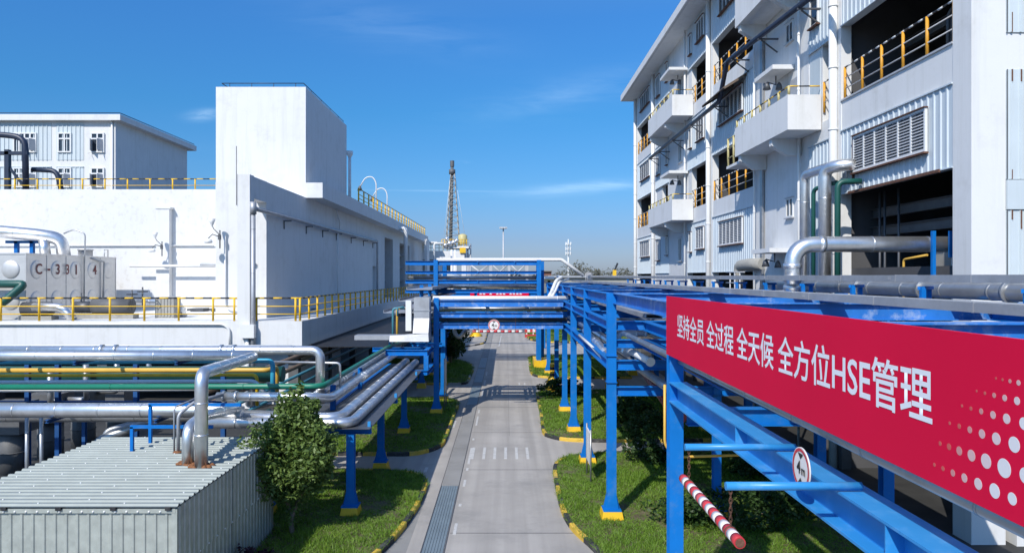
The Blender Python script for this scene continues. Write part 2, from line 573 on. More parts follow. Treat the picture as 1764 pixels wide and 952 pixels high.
    def build(self, name, mats, parent=None, base=None):
        if not isinstance(mats, (list, tuple)):
            mats = [mats]
        me = bpy.data.meshes.new(name)
        if parent is not None:
            org = ORG[parent.name]
        elif base is not None:
            org = Vector(base)
        else:
            a = np.array(self.v)
            org = Vector(((a[:, 0].min() + a[:, 0].max()) / 2, (a[:, 1].min() + a[:, 1].max()) / 2, a[:, 2].min()))
        me.from_pydata([(p[0] - org.x, p[1] - org.y, p[2] - org.z) for p in self.v], [], self.f)
        me.polygons.foreach_set('use_smooth', self.s)
        me.polygons.foreach_set('material_index', self.mi)
        for m in mats:
            me.materials.append(m)
        o = bpy.data.objects.new(name, me)
        COL.objects.link(o)
        ORG[o.name] = org
        if parent is not None:
            o.parent = parent
        else:
            o.location = org
        return o


ORG = {}


def tag(o, label=None, cat=None, group=None, kind=None):
    if label:
        o['label'] = label
    if cat:
        o['category'] = cat
    if group:
        o['group'] = group
    if kind:
        o['kind'] = kind
    return o


def thing(name, label, cat, loc, group=None):
    o = bpy.data.objects.new(name, None)
    o.empty_display_size = 0.3
    COL.objects.link(o)
    o.location = loc
    ORG[o.name] = Vector(loc)
    return tag(o, label, cat, group)


def copy_tree(o, parent=None):
    c = o.copy()
    COL.objects.link(c)
    if parent is not None:
        c.parent = parent
    for ch in list(o.children):
        copy_tree(ch, c)
    return c


def np_mesh(name, verts, nper, material, base, parent=None):
    """many separate faces of nper corners each, from an array (n*nper, 3)"""
    me = bpy.data.meshes.new(name)
    org = ORG[parent.name] if parent is not None else Vector(base)
    V = np.asarray(verts, dtype=np.float32) - np.array(org[:], dtype=np.float32)
    n = len(V) // nper
    me.vertices.add(len(V))
    me.vertices.foreach_set('co', V.ravel())
    me.loops.add(n * nper)
    me.loops.foreach_set('vertex_index', np.arange(n * nper, dtype=np.int32))
    me.polygons.add(n)
    me.polygons.foreach_set('loop_start', np.arange(n, dtype=np.int32) * nper)
    me.materials.append(material)
    me.update()
    o = bpy.data.objects.new(name, me)
    COL.objects.link(o)
    ORG[o.name] = Vector(org)
    if parent is not None:
        o.parent = parent
    else:
        o.location = org
    return o


def leaf_quads(centers, size, flat=0.3, aspect=0.5):
    """pointed leaf faces, one per centre, random tilt"""
    n = len(centers)
    a = nrg.normal(size=(n, 3))
    a[:, 2] *= (1 - flat)
    a /= np.linalg.norm(a, axis=1)[:, None]
    b = nrg.normal(size=(n, 3))
    b -= a * (a * b).sum(1)[:, None]
    b /= np.linalg.norm(b, axis=1)[:, None]
    s = size * nrg.uniform(0.6, 1.35, size=(n, 1))
    c = np.asarray(centers)
    q = np.stack([c - a * s, c + b * s * aspect, c + a * s, c - b * s * aspect], axis=1)
    return q.reshape(-1, 3)


def crown_points(n, center, rad, lumps=40, fill=0.55, lump_r=0.3):
    """points clustered in leaf clumps inside an uneven ellipsoid"""
    c, r = np.array(center), np.array(rad)
    d = nrg.normal(size=(lumps, 3))
    d /= np.linalg.norm(d, axis=1)[:, None]
    rr = nrg.uniform(fill, 1.0, size=(lumps, 1))
    lc = d * rr
    lr = lump_r * nrg.uniform(0.55, 1.3, size=lumps)
    k = nrg.integers(0, lumps, size=n)
    e = nrg.normal(size=(n, 3))
    e /= np.linalg.norm(e, axis=1)[:, None]
    p = lc[k] + e * (lr[k] * nrg.uniform(0.25, 1.0, size=n) ** 0.5)[:, None]
    return c + p * r


def text_mesh(name, body, size, org, xdir, ydir, material, parent, bold=0.0, width=1.0, ext=0.002):
    cu = bpy.data.curves.new(name, 'FONT')
    cu.body = body
    cu.size = 1.0
    cu.offset = bold
    cu.resolution_u = 3
    tmp = bpy.data.objects.new(name, cu)
    COL.objects.link(tmp)
    dg = bpy.context.evaluated_depsgraph_get()
    dg.update()
    me = bpy.data.meshes.new_from_object(tmp.evaluated_get(dg))
    bpy.data.objects.remove(tmp)
    bpy.data.curves.remove(cu)
    n = len(me.vertices)
    co = np.zeros(n * 3)
    me.vertices.foreach_get('co', co)
    co = co.reshape(-1, 3)
    lo, hi = co.min(0), co.max(0)
    xd, yd = np.array(xdir), np.array(ydir)
    nd = np.cross(xd, yd)
    o = np.array(org)
    P = o + np.outer((co[:, 0] - lo[0]) * size * width, xd) + np.outer((co[:, 1] - lo[1]) * size, yd) + nd * ext
    porg = np.array(ORG[parent.name][:])
    me.vertices.foreach_set('co', (P - porg).ravel())
    me.materials.clear()
    me.materials.append(material)
    me.update()
    ob = bpy.data.objects.new(name, me)
    COL.objects.link(ob)
    ob.parent = parent
    ORG[ob.name] = ORG[parent.name]
    return ob, (hi - lo) * size

# ------------------------------------------------------------------ ground, road, lawns
def structure(name, mb, m):
    return tag(mb.build(name, m, None, base=(0, 0, 0)), kind='structure')


structure('ground', MB().poly([(-2500, -200, -0.02), (2500, -200, -0.02), (2500, 3500, -0.02), (-2500, 3500, -0.02)]), FIELD)
structure('yard', MB().poly([(-75, -6, 0), (70, -6, 0), (70, 120, 0), (-75, 120, 0)]), YARD)
structure('road', MB().poly([(-2.36, -4, .004), (2.4, -4, .004), (1.9, 120, .004), (-2.36, 120, .004)]), ROAD)
mb = MB()
mb.poly([(2.35, 3, .0045), (30, 3, .0045), (30, 11.2, .0045), (2.35, 11.2, .0045)])
mb.poly([(1.4, 24, .006), (22, 24.8, .006), (22, 28.2, .006), (1.4, 29, .006)])
mb.poly([(1.5, 38.8, .006), (22, 39.6, .006), (22, 45, .006), (1.5, 46, .006)])
mb.poly([(1.6, 57.5, .006), (40, 58, .006), (40, 68, .006), (1.6, 72, .006)])
mb.poly([(-2.0, 22.2, .006), (-14, 23.4, .006), (-14, 25.8, .006), (-2.0, 27, .006)])
mb.poly([(-2.0, 36, .006), (-12, 37.6, .006), (-12, 42.3, .006), (-2.0, 43, .006)])
mb.poly([(-2.0, 53, .006), (-12, 54.5, .006), (-12, 63, .006), (-2.0, 69, .006)])
structure('side_road', mb, ROAD)
# joints in the concrete and the gutter line
mb = MB()
for y in (18.0, 23.9, 29.6, 35.3, 41.0, 46.7, 52.4, 58.1, 63.8, 69.5):
    mb.box(-1.42, y - .012, 0, 1.75, y + .012, .0065)
mb.box(-1.475, 8, 0, -1.455, 110, .0065)
mb.box(-2.03, 8, 0, -2.012, 110, .0065)
mb.box(0.12, 29, 0, 0.128, 110, .0065)
structure('pavement_joint', mb, BLACK)
# gutter strip between the joints
structure('gutter', MB().poly([(-2.0, 22, .0085), (-1.48, 22, .0085), (-1.48, 110, .0085), (-2.0, 110, .0085)]), YARD)
# painted marks
mb = MB()
for i, x in enumerate((-1.22, -0.81, -0.42, -0.02, 0.38, 0.78)):
    mb.box(x - .05, 25.3, 0, x + .05, 27.0, .0105)
for y0, y1 in ((17.9, 18.7), (20.1, 20.3), (22.0, 22.7), (23.8, 24.1), (24.6, 26.9), (28.2, 28.5), (31.0, 33.0), (33.8, 34.6), (38.5, 41.0), (42.5, 44.5), (46.5, 48.5)):
    mb.box(-1.35, y0, 0, -1.27, y1, .0105)
for y0, y1 in ((23.6, 24.2), (30.6, 32)):
    mb.box(-2.75 + (y0 - 23.6) * .06, y0, 0, -2.65 + (y0 - 23.6) * .06, y1, .0105)
mb.box(0.75, 42.6, 0, 0.83, 43.4, .0105)
mb.box(1.08, 42.6, 0, 1.16, 43.4, .0105)
mb.poly([(-0.72, 66, .0105), (-0.62, 66, .0105), (-0.5, 78, .0105), (-0.6, 78, .0105)])
mb.poly([(-1.9, 62, .0105), (-0.72, 66, .0105), (-0.72, 66.3, .0105), (-1.9, 62.3, .0105)])
structure('road_marking', mb, MARK)

# drain cover in long slats
structure('shade_floor', MB().poly([(-40, 18.4, .004), (-8.6, 18.4, .004), (-8.6, 52, .004), (-40, 52, .004)]).poly([(10.3, 12, .008), (16.2, 12, .008), (16.2, 61, .008), (10.3, 61, .008)]), SHADEF)  # dark sheets painted where the floor lies in shade
dc = thing('drain_cover', 'long grey slatted drain cover set in the road beside the left kerb', 'drain cover', (-1.75, 19, 0))
m1 = MB()
for k in range(7):
    x = -1.99 + k * .0725
    m1.box(x, 12, 0, x + .062, 22.0, .022)
m1.build('slat_panel', GRATE, dc)
m2 = MB()
m2.box(-2.02, 12, 0, -1.998, 22.03, .018)
m2.box(-1.475, 12, 0, -1.455, 22.03, .018)
m2.build('frame', DARKM, dc)
for y0 in (36.0, 43.6, 50.5):
    d2 = MB()
    for k in range(7):
        d2.box(-1.99 + k * .0725, y0, 0.001, -1.93 + k * .0725, y0 + 6.2, .022)
    o = d2.build('drain_cover', GRATE)
    tag(o, {36.0: 'grey drain cover in the shade below the near blue bridge', 43.6: 'grey drain cover in the road between the two blue bridges', 50.5: 'grey drain cover in the road under the far blue bridge'}[y0], 'drain cover', 'drain covers along the left side of the road')


def smooth_path(pts, step=0.25):
    """Catmull-Rom through the points, resampled"""
    P = [np.array(p, float) for p in pts]
    P = [2 * P[0] - P[1]] + P + [2 * P[-1] - P[-2]]
    out = []
    for i in range(1, len(P) - 2):
        L = np.linalg.norm(P[i + 1] - P[i])
        n = max(2, int(L / step))
        for k in range(n):
            t = k / n
            out.append(0.5 * ((2 * P[i]) + (-P[i - 1] + P[i + 1]) * t + (2 * P[i - 1] - 5 * P[i] + 4 * P[i + 1] - P[i + 2]) * t * t + (-P[i - 1] + 3 * P[i] - 3 * P[i + 1] + P[i + 2]) * t ** 3))
    out.append(P[-2])
    return out


KERBP = mat('kerb_yellow', (0.62, 0.40, 0.05), 0.7, var=0.15, scale=4, dirt=(0.22, 0.2, 0.15), dirt_amt=0.7, dscale=2.5)
KERBB = mat('kerb_black', (0.03, 0.03, 0.032), 0.7, var=0.3, scale=4, dirt=(0.16, 0.155, 0.14), dirt_amt=0.7, dscale=2.5)
KERBW = mat('kerb_grey', (0.33, 0.32, 0.30), 0.85, var=0.15, scale=4, dirt=(0.2, 0.19, 0.17), dirt_amt=0.6, dscale=2.5)


def kerb(pts, side, mats=(KERBP, KERBB), block=0.78, w=0.13, h=0.14):
    P = smooth_path(pts)
    mb = MB()
    acc, cur = 0.0, 0
    n = len(P)
    for i in range(n - 1):
        a, b = P[i], P[i + 1]
        d = b - a
        L = np.linalg.norm(d)
        ta = (P[min(i + 1, n - 1)] - P[max(i - 1, 0)])
        tb = (P[min(i + 2, n - 1)] - P[i])
        na = np.array([-ta[1], ta[0]]) / np.linalg.norm(ta) * side * w
        nb = np.array([-tb[1], tb[0]]) / np.linalg.norm(tb) * side * w
        mb.m = cur
        q = [a, b, b + nb, a + na]
        c = .022
        qi = [a + na * .16, b + nb * .16, b + nb * .9, a + na * .9]
        vs = [(p[0], p[1], -.01) for p in q] + [(p[0], p[1], h - c) for p in q] + [(p[0], p[1], h) for p in qi]
        fs = [(0, 1, 5, 4), (2, 3, 7, 6), (4, 5, 9, 8), (6, 7, 11, 10), (8, 9, 10, 11), (1, 2, 6, 5), (3, 0, 4, 7), (5, 6, 10, 9), (7, 4, 8, 11)]
        if side < 0:
            fs = [tuple(reversed(f)) for f in fs]
        mb._add(vs, fs)
        acc += L
        if acc >= block:
            acc = 0
            cur = (cur + 1) % len(mats)
    structure('kerb', mb, list(mats))


def lawn(edge, rest, dens, h=0.11, bald=0.35, side=1, name='lawn'):
    """raised soil bed and grass blades; edge = kerb points, rest closes the outline"""
    poly = smooth_path(edge) + [np.array(p, float) for p in rest]
    mb = MB()
    mb.poly([(p[0], p[1], h) for p in (poly if side > 0 else poly[::-1])])
    structure(name, mb, SOIL)
    P = np.array(poly)
    lo, hi = P.min(0), P.max(0)
    area = abs(np.sum(P[:, 0] * np.roll(P[:, 1], -1) - P[:, 1] * np.roll(P[:, 0], -1))) / 2
    N = int(dens * (hi[0] - lo[0]) * (hi[1] - lo[1]))
    q = nrg.uniform(lo, hi, size=(N, 2))
    inside = np.zeros(N, bool)
    for i in range(len(P)):
        a, b = P[i], P[(i + 1) % len(P)]
        cond = (a[1] > q[:, 1]) != (b[1] > q[:, 1])
        with np.errstate(divide='ignore', invalid='ignore'):
            xi = (b[0] - a[0]) * (q[:, 1] - a[1]) / (b[1] - a[1]) + a[0]
        inside ^= cond & (q[:, 0] < xi)
    q = q[inside]
    # patchy cover from a few smooth waves
    f = (np.sin(q[:, 0] * 1.7 + q[:, 1] * .9) + np.sin(q[:, 0] * .8 - q[:, 1] * 1.3 + 2) + np.sin(q[:, 1] * 2.3 + q[:, 0] * 2.9 + 1) * .9 + np.sin(q[:, 1] * 5.1 - q[:, 0] * 6.3) * .7 + np.sin(q[:, 1] * 9.7 + q[:, 0] * 8.1 + 2) * .6) / 3.0
    keep = nrg.uniform(-1, 1, len(q)) < (f * 1.4 + 1 - bald * 1.6 + .6)
    q, f = q[keep], f[keep]
    return q, f


def blades(sets):
    """grass tufts, one triangle per blade"""
    allv = []
    for q, f in sets:
        n = len(q)
        dist = q[:, 1]
        hgt = nrg.uniform(.035, .11, n) * (1 + .6 * f)
        wid = np.maximum(.010, dist * .00055) * nrg.uniform(.8, 1.5, n)
        th = nrg.uniform(0, 2 * math.pi, n)
        lean = nrg.normal(0, .075, (n, 2))
        base = np.stack([q[:, 0], q[:, 1], np.full(n, .10)], 1)
        dx = np.stack([np.cos(th) * wid, np.sin(th) * wid, np.zeros(n)], 1)
        tip = base + np.stack([lean[:, 0], lean[:, 1], hgt], 1)
        allv.append(np.stack([base - dx, base + dx, tip], 1).reshape(-1, 3))
    return np.concatenate(allv)


grass_sets = []
# right of the road
E1 = [(4.6, 10.9), (3.3, 12.6), (2.45, 15.0), (2.05, 16.8), (1.68, 18.1), (1.52, 19.4), (1.50, 20.8), (1.52, 22.5), (1.58, 23.9), (1.78, 24.7), (2.25, 25.3), (3.1, 25.75), (4.6, 26.0), (7, 26.1), (10.2, 26.1)]
kerb(E1, -1)
grass_sets.append(lawn(E1, [(10.2, 10.9)], 1150, bald=.16, side=-1))
E2 = [(10.2, 27.9), (6, 27.8), (3.5, 27.8), (2.35, 28.0), (1.78, 28.5), (1.50, 29.3), (1.55, 32), (1.60, 35), (1.62, 38), (1.75, 39.2), (2.4, 39.8), (4, 40), (8, 40), (10.2, 40)]
kerb(E2, -1)
grass_sets.append(lawn(E2, [], 650, bald=.24, side=-1))
E3 = [(8, 45.1), (4.5, 45.1), (2.7, 45.3), (1.9, 46), (1.62, 47.6), (1.66, 51), (1.72, 54), (1.8, 56.5), (2.3, 57.4), (4, 57.8), (8, 57.8)]
kerb(E3, -1)
grass_sets.append(lawn(E3, [], 420, bald=.12, side=-1))
E4 = [(14, 69.3), (6, 69.4), (3.4, 70.3), (2.4, 73.0), (2.2, 78), (2.25, 84), (2.3, 96)]
kerb(E4, -1)
grass_sets.append(lawn(E4, [(14, 96)], 120, bald=.1, side=-1))
# left of the road
F1 = [(-4.3, 12.6), (-3.5, 14.6), (-2.92, 16.6), (-2.66, 17.9), (-2.53, 19.0), (-2.44, 20.2), (-2.42, 21.4), (-2.46, 22.2), (-2.62, 22.7), (-2.95, 23.15), (-3.7, 23.45), (-5, 23.6), (-7.2, 23.6)]
kerb(F1, 1)
grass_sets.append(lawn(F1, [(-7.2, 18.3), (-5.85, 18.0), (-5.85, 12.6)], 1150, bald=.2, side=1))
F2 = [(-8.5, 25.7), (-5, 25.7), (-3.5, 25.7), (-2.85, 26.2), (-2.48, 26.95), (-2.37, 27.8), (-2.37, 30), (-2.37, 33), (-2.35, 35.2), (-2.45, 36.4), (-2.9, 37.1), (-4, 37.5), (-8.5, 37.5)]
kerb(F2, 1)
grass_sets.append(lawn(F2, [], 600, bald=.3, side=1))
F3 = [(-9, 42.5), (-4, 42.5), (-2.7, 42.6), (-2.32, 43.2), (-2.26, 46), (-2.24, 49.6), (-2.6, 52), (-3.3, 54), (-4.4, 55), (-9, 55.2)]
kerb(F3, 1, mats=(KERBW, KERBP, KERBW, KERBB))
grass_sets.append(lawn(F3, [], 350, bald=.2, side=1))
F4 = [(-11, 63.0), (-6, 63.5), (-4, 65), (-2.6, 67.2), (-2.1, 69), (-2.05, 73), (-2.1, 80), (-2.15, 92)]
kerb(F4, 1, mats=(KERBP, KERBB, KERBW, KERBB))
mb = MB()
P4 = smooth_path(F4) + [np.array((-11, 92.0))]
mb.poly([(p[0], p[1], .10) for p in P4])
structure('pavement', mb, ROAD)
gv = blades(grass_sets)
tag(np_mesh('grass', gv, 3, GRASS, (0, 0, 0)), kind='stuff')


# ------------------------------------------------------------------ left factory building
BL = thing('factory_building', 'white windowless factory building with a plain tower block and a railed raised deck', 'building', (-20, 45, 0))
DECK_Z, DECK_B = 4.30, 3.02
WX = -12.7
mb = MB()
mb.box(-60, 35.0, DECK_B, -10.07, 37.6, DECK_Z)
mb.box(-60, 37.6, DECK_B + .004, -12.7, 60, DECK_Z - .004)
mb.box(-12.7, 37.6, DECK_B, -10.07, 112, DECK_Z)
mb.build('deck_slab', WHITE, BL)
# long side wall with tall openings
mb = MB()
holes = [(46.1, 47.7, 4.3, 7.3, 'd'), (67.5, 69.2, 4.3, 7.5, 'd'), (74.2, 79.6, 4.3, 10.6, 'o'), (84.6, 93.4, 4.3, 10.5, 'o')]
y = 37.6
for h0, h1, z0, z1, k in holes:
    mb.box(-14.1, y, 3.0, WX, h0, 11.5)
    mb.box(-14.1, h0, z1, WX, h1, 11.5)
    y = h1
mb.box(-14.1, y, 3.0, WX, 112, 11.5)
mb.build('side_wall', WHITE, BL)
for h0, h1 in ((46.1, 47.7), (67.5, 69.2)):
    MB().box(-13.2, h0, 4.3, -13.05, h1, 7.5).build('door', CLADW, BL)
mb = MB()
mb.box(-15.4, 37.62, DECK_Z - .01, -14.1, 47, 11.5)
mb.build('end_pier', WHITE, BL)
mb = MB()
mb.box(-13.24, 34.94, 0, -12.62, 35.55, 11.52)
mb.box(-13.2, 35.55, 10.4, -12.66, 37.6, 11.5)
mb.build('corner_post', WHITE, BL)
mb = MB()
mb.box(-60, 47.0, DECK_Z - .01, -15.4, 47.4, 12.26)
mb.build('deck_wall', WALLST, BL)
mb = MB()
mb.box(-60, 47.4, 11.9, -18.41, 112, 12.2)
mb.box(-18.41, 56.51, 11.9, -12.71, 112, 12.2)
mb.build('roof', ROOFD, BL)
mb = MB()
mb.box(-18.4, 45.0, 4.4, WX - .004, 56.5, 18.5)
mb.build('tower', WHITE, BL)
mb = MB()
mb.box(WX - .006, 45.0, 11.48, -11.64, 106, 12.44)
mb.build('eave_slab', WHITE, BL)
MB().box(-12.9, 106, 11.5, -10.3, 110, 11.7).build('canopy', WHITE, BL)
# lower storey under the deck
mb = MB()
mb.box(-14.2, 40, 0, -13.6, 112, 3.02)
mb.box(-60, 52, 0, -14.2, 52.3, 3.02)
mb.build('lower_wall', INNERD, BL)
mb = MB()
for x in (-50, -44, -38, -32, -26, -20.5, -13.9, -10.8):
    mb.box(x - .25, 36.0, 0, x + .25, 36.5, 3.02)
for yy in (43, 50, 57, 64, 71, 78):
    mb.box(-11.0, yy - .2, 0, -10.6, yy + .2, 3.02)
mb.split_build('lower_column', GREYM, BL)
MB().box(-10.9, 36.2, 0, -10.72, 46, 3.02).box(-13.9, 36.2, 0, -10.72, 36.35, 3.02).build('lower_screen_wall', WHITE, BL)
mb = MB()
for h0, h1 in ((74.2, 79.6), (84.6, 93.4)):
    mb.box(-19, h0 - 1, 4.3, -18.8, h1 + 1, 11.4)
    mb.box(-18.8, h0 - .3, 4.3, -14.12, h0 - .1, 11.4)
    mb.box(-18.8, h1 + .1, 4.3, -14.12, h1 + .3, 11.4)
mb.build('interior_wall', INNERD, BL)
mb = MB()
for h0, h1 in ((74.2, 79.6), (84.6, 93.4)):
    for z in (6.0, 7.6, 9.2):
        mb.tube([(-13.6, h0, z), (-13.6, h1, z)], .11, seg=8)
    for k in range(3):
        yy = h0 + 1 + k * 1.7
        mb.tube([(-13.9, yy, 4.3), (-13.9, yy, 10.3)], .14, seg=8)
mb.split_build('interior_pipe', DSTEEL, BL)
# stains and peeled patches low on the deck wall are in its material; vertical box duct on it
BD = MB()
BD.box(-22.95, 46.55, 4.3, -22.1, 46.99, 10.95)
BD.box(-23.05, 46.5, 10.93, -22.0, 46.99, 11.05)
BD.build('box_duct', WHITE, BL)
# lightning strip on the tower roof, small roof posts
mb = MB()
for (a, b) in (((-18.1, 45.2, 18.78), (-12.9, 45.2, 18.78)), ((-12.9, 45.2, 18.78), (-12.9, 56.3, 18.78)), ((-18.1, 45.2, 18.78), (-18.1, 56.3, 18.78))):
    mb.cyl(a, b, .028, seg=6)
for x in (-17.6, -16.2, -14.8, -13.4):
    mb.cyl((x, 45.2, 18.48), (x, 45.2, 18.78), .02, seg=6)
for yy in (47, 49.5, 52, 54.5):
    mb.cyl((-12.9, yy, 18.48), (-12.9, yy, 18.78), .02, seg=6)
mb.build('roof_conductor', NAVY, BL)
MB().cyl((-13.26, 34.9, 10.0), (-13.26, 34.9, 12.9), .018, seg=6).build('lightning_rod', DARKM, BL)
# downpipes
dp = MB().tube([(-12.5, 56.7, 12.4), (-12.5, 56.7, 16.0)], .12, seg=10).lathe((-12.5, 56.7, 16.0), [(.12, 0), (.26, .25), (.26, .5), (0, .5)]).build('downpipe', WPIPE, BL)
dp = MB().tube([(-12.4, 77, 11.7), (-10.9, 77, 11.7), (-10.9, 77, 4.3)], .22, seg=10, bend=.35).build('downpipe', WPIPE, BL)
MB().tube([(-12.55, 52.5, 11.5), (-12.5, 52.5, 11.1), (-12.5, 53.4, 10.6), (-12.5, 53.4, 10.0), (-12.5, 52.6, 9.5), (-12.5, 52.6, 4.3)], .06, seg=8).build('downpipe', WPIPE, BL)
mb = MB().box(-10.9, 95, 4.3, -10.6, 98, 11.5).build('end_column', WHITE, BL)

# galvanised conduit pipe on the wall and down the corner post
t = thing('conduit_pipe', 'grey galvanised pipe running down the corner post and along the shaded white wall', 'pipe', (-12.4, 35, 4))
mb = MB()
mb.tube([(-12.42, 34.85, 0.2), (-12.42, 34.85, 9.9)], .115, seg=12, bands=2.0)
mb.cyl((-12.42, 34.85, 9.55), (-12.42, 34.85, 10.15), .16, seg=12)
mb.build('riser', TRAYM, t)
mb = MB()
mb.tube([(-12.42, 34.95, 9.85), (-12.42, 68, 9.85)], .12, seg=12, bands=6)
mb.tube([(-12.42, 67.5, 9.9), (-12.42, 68.4, 9.9), (-12.42, 68.4, 4.4)], .1, seg=8, bend=.2)
mb.build('run', TRAYM, t)
mb = MB()
for yy in (40.5, 45, 49, 53, 58, 63, 67.4):
    mb.beam((-12.7, yy, 9.66), (-12.25, yy, 9.66), .06, .06)
    mb.beam((-12.66, yy, 9.66), (-12.66, yy, 9.2), .05, .06, up=(0, 1, 0))
mb.split_build('bracket', DARKM, t)
tag(MB().tube([(-12.72, 34.9, 3.6), (-12.72, 34.9, 0.2)], .11, seg=10).box(-13.0, 34.6, 3.5, -12.3, 34.93, 4.15).build('rain_hopper_pipe', WPIPE), 'white rain hopper with a downpipe under the corner post of the deck', 'downpipe')

# conduits along the deck wall
CW = [('white conduit along the upper deck wall at the height of the wall lamps', [(-40, 46.9, zat(423, 47)), (-19.3, 46.9, zat(423, 47))], .045),
      ('long white pipe held off the deck wall, below the thin conduit', [(-24.5, 46.2, zat(458, 46.2)), (-18.9, 46.2, zat(458, 46.2))], .085)]
for lb, pts, r in CW:
    tag(MB().tube(pts, r, seg=8, bands=3).build('wall_pipe', WPIPE), lb, 'pipe')
tag(MB().tube([(-18.9, 44.0, zat(455, 44)), (-13.3, 37.4, zat(453, 37.4))], .1, seg=8).build('wall_pipe', WPIPE), 'short white pipe from the deck wall to the corner post', 'pipe')
tag(MB().tube([(-26.5, 34.9, 4.16), (-13.9, 34.9, 4.16), (-13.6, 34.9, 3.9), (-13.6, 34.9, 3.02)], .055, seg=8, bend=.2, bands=3).build('wall_pipe', WPIPE), 'thin white pipe clipped along the front edge of the deck', 'pipe')
tag(MB().tube([(-14.85, 37.5, 8.7), (-14.85, 37.5, 4.9), (-14.5, 37.5, 4.7), (-14.0, 37.5, 4.7)], .05, seg=8, bend=.2).build('lamp_conduit', WPIPE), 'thin vertical conduit from the wall lamp down to the deck', 'pipe')


def wall_lamp(c, label):
    x, y, z = c
    t = thing('wall_lamp', label, 'lamp', (x, y, z), 'lamps on the white deck wall')
    mb = MB()
    mb.cyl((x, y, z - .6), (x, y, z + .35), .035, seg=8)
    mb.tube([(x, y, z), (x - .25, y - .35, z + .12), (x - .42, y - .45, z - .1)], .025, seg=6)
    mb.tube([(x, y, z + .1), (x - .2, y - .3, z + .4), (x - .25, y - .35, z + .55)], .02, seg=6)
    mb.box(x - .06, y - .12, z - .15, x + .06, y + .02, z + .12)
    mb.build('bracket', DARKM, t)
    MB().lathe((x - .42, y - .45, z - .32), [(0, .2), (.16, .17), (.21, .06), (.21, 0), (.13, -.03), (0, -.03)]).build('lamp_shade', WPIPE, t)
    MB().lathe((x - .27, y - .35, z + .5), [(.02, 0), (.12, .22), (.17, .42), (0, .46)]).build('horn', WPIPE, t)
    return t


wall_lamp((-15.0, 37.2, zat(408, 37.2)), 'round white wall lamp with a horn on the corner pier of the deck')
wall_lamp((-22.35, 46.1, zat(425, 46.1)), 'round white wall lamp beside the vertical box duct')


# ------------------------------------------------------------------ railings
def railing(name, label, pts, h, posts, mids, group, m=YELLOW, r=.036, pr=.055, stripe=.42, rails=True, parent=None, mid_m=None, top_m=None):
    """pts: polyline at floor level; posts: list of points; striped hand rail"""
    if parent is None:
        t = thing(name, label, 'railing', pts[0], group)
    else:
        t = parent
    mb = MB()
    for i in range(len(pts) - 1):
        a, b = Vector(pts[i]) + Vector((0, 0, h)), Vector(pts[i + 1]) + Vector((0, 0, h))
        L = (b - a).length
        n = max(1, int(L / stripe))
        for k in range(n):
            mb.m = k % 2
            mb.cyl(a + (b - a) * (k / n), a + (b - a) * ((k + 1) / n), r * 1.15, seg=8)
    mb.build('hand_rail', [top_m or m, BLACK], t)
    if mids:
        mb = MB()
        for mz in mids:
            for i in range(len(pts) - 1):
                a, b = Vector(pts[i]) + Vector((0, 0, h * mz)), Vector(pts[i + 1]) + Vector((0, 0, h * mz))
                mb.cyl(a, b, r * .8, seg=6)
        mb.build('mid_rail', mid_m or m, t)
    for p in posts:
        MB().cyl(p, (p[0], p[1], p[2] + h), pr, seg=8).build('post', m, t)
    return t


G = 'yellow and black guard railings of the windowless building'
px = (-27.0, -25.0, -23.1, -21.43, -19.6, -17.9, -16.2, -14.5, -13.45)
railing('guard_railing', 'yellow railing along the front of the deck, left of the corner post', [(-27.5, 35.12, DECK_Z), (-13.25, 35.12, DECK_Z)], 1.13, [(x, 35.12, DECK_Z) for x in px], (.64, .30), G)
ys = [35.12 + 1.62 * k for k in range(25)]
railing('guard_railing', 'yellow railing round the deck corner and along the walkway beside the shaded wall', [(-12.4, 35.12, DECK_Z), (-10.2, 35.12, DECK_Z), (-10.2, 75, DECK_Z)], 1.13, [(-12.35, 35.12, DECK_Z), (-10.42, 35.12, DECK_Z)] + [(-10.2, y, DECK_Z) for y in ys], (.64, .30), G)
railing('guard_railing', 'yellow railing on the flat roof above the long deck wall', [(-36, 47.25, 12.2), (-18.45, 47.25, 12.2)], .78, [(-36 + 1.5 * k + .3, 47.25, 12.2) for k in range(12)], (.45,), G, r=.03, pr=.05)
railing('guard_railing', 'yellow railing along the edge of the eave slab behind the tower', [(-11.85, 56.8, 12.44), (-11.85, 104, 12.44)], 1.1, [(-11.85, 57 + 2.1 * k, 12.44) for k in range(23)], (.6, .3), G, r=.035, pr=.06, stripe=.5)
railing('guard_railing', 'yellow railing and gate frames in the openings at the far end of the walkway', [(-10.4, 76, DECK_Z), (-10.4, 92, DECK_Z)], 2.4, [(-10.4, 76 + 2 * k, DECK_Z) for k in range(9)], (.75, .5, .25), G, r=.04, pr=.06)


def gooseneck(x, y, z, h, label):
    t = thing('gooseneck_lamp', label, 'lamp', (x, y, z), 'gooseneck lamps on the left roof')
    MB().tube([(x, y, z), (x, y, z + h), (x - .35, y, z + h + .55), (x - 1.0, y, z + h + .45), (x - 1.45, y, z + h - .35)], .055, seg=8, bend=.45).build('pole', WPIPE, t)
    MB().lathe((x - 1.5, y, z + h - .75), [(.02, .45), (.10, .4), (.24, 0), (0, .02)]).build('lamp_shade', GREYM, t)


gooseneck(-11.9, 65, 12.4, 2.7, 'white gooseneck lamp on the roof nearer to the tower')
gooseneck(-11.9, 71, 12.4, 2.4, 'white gooseneck lamp on the roof farther from the tower')

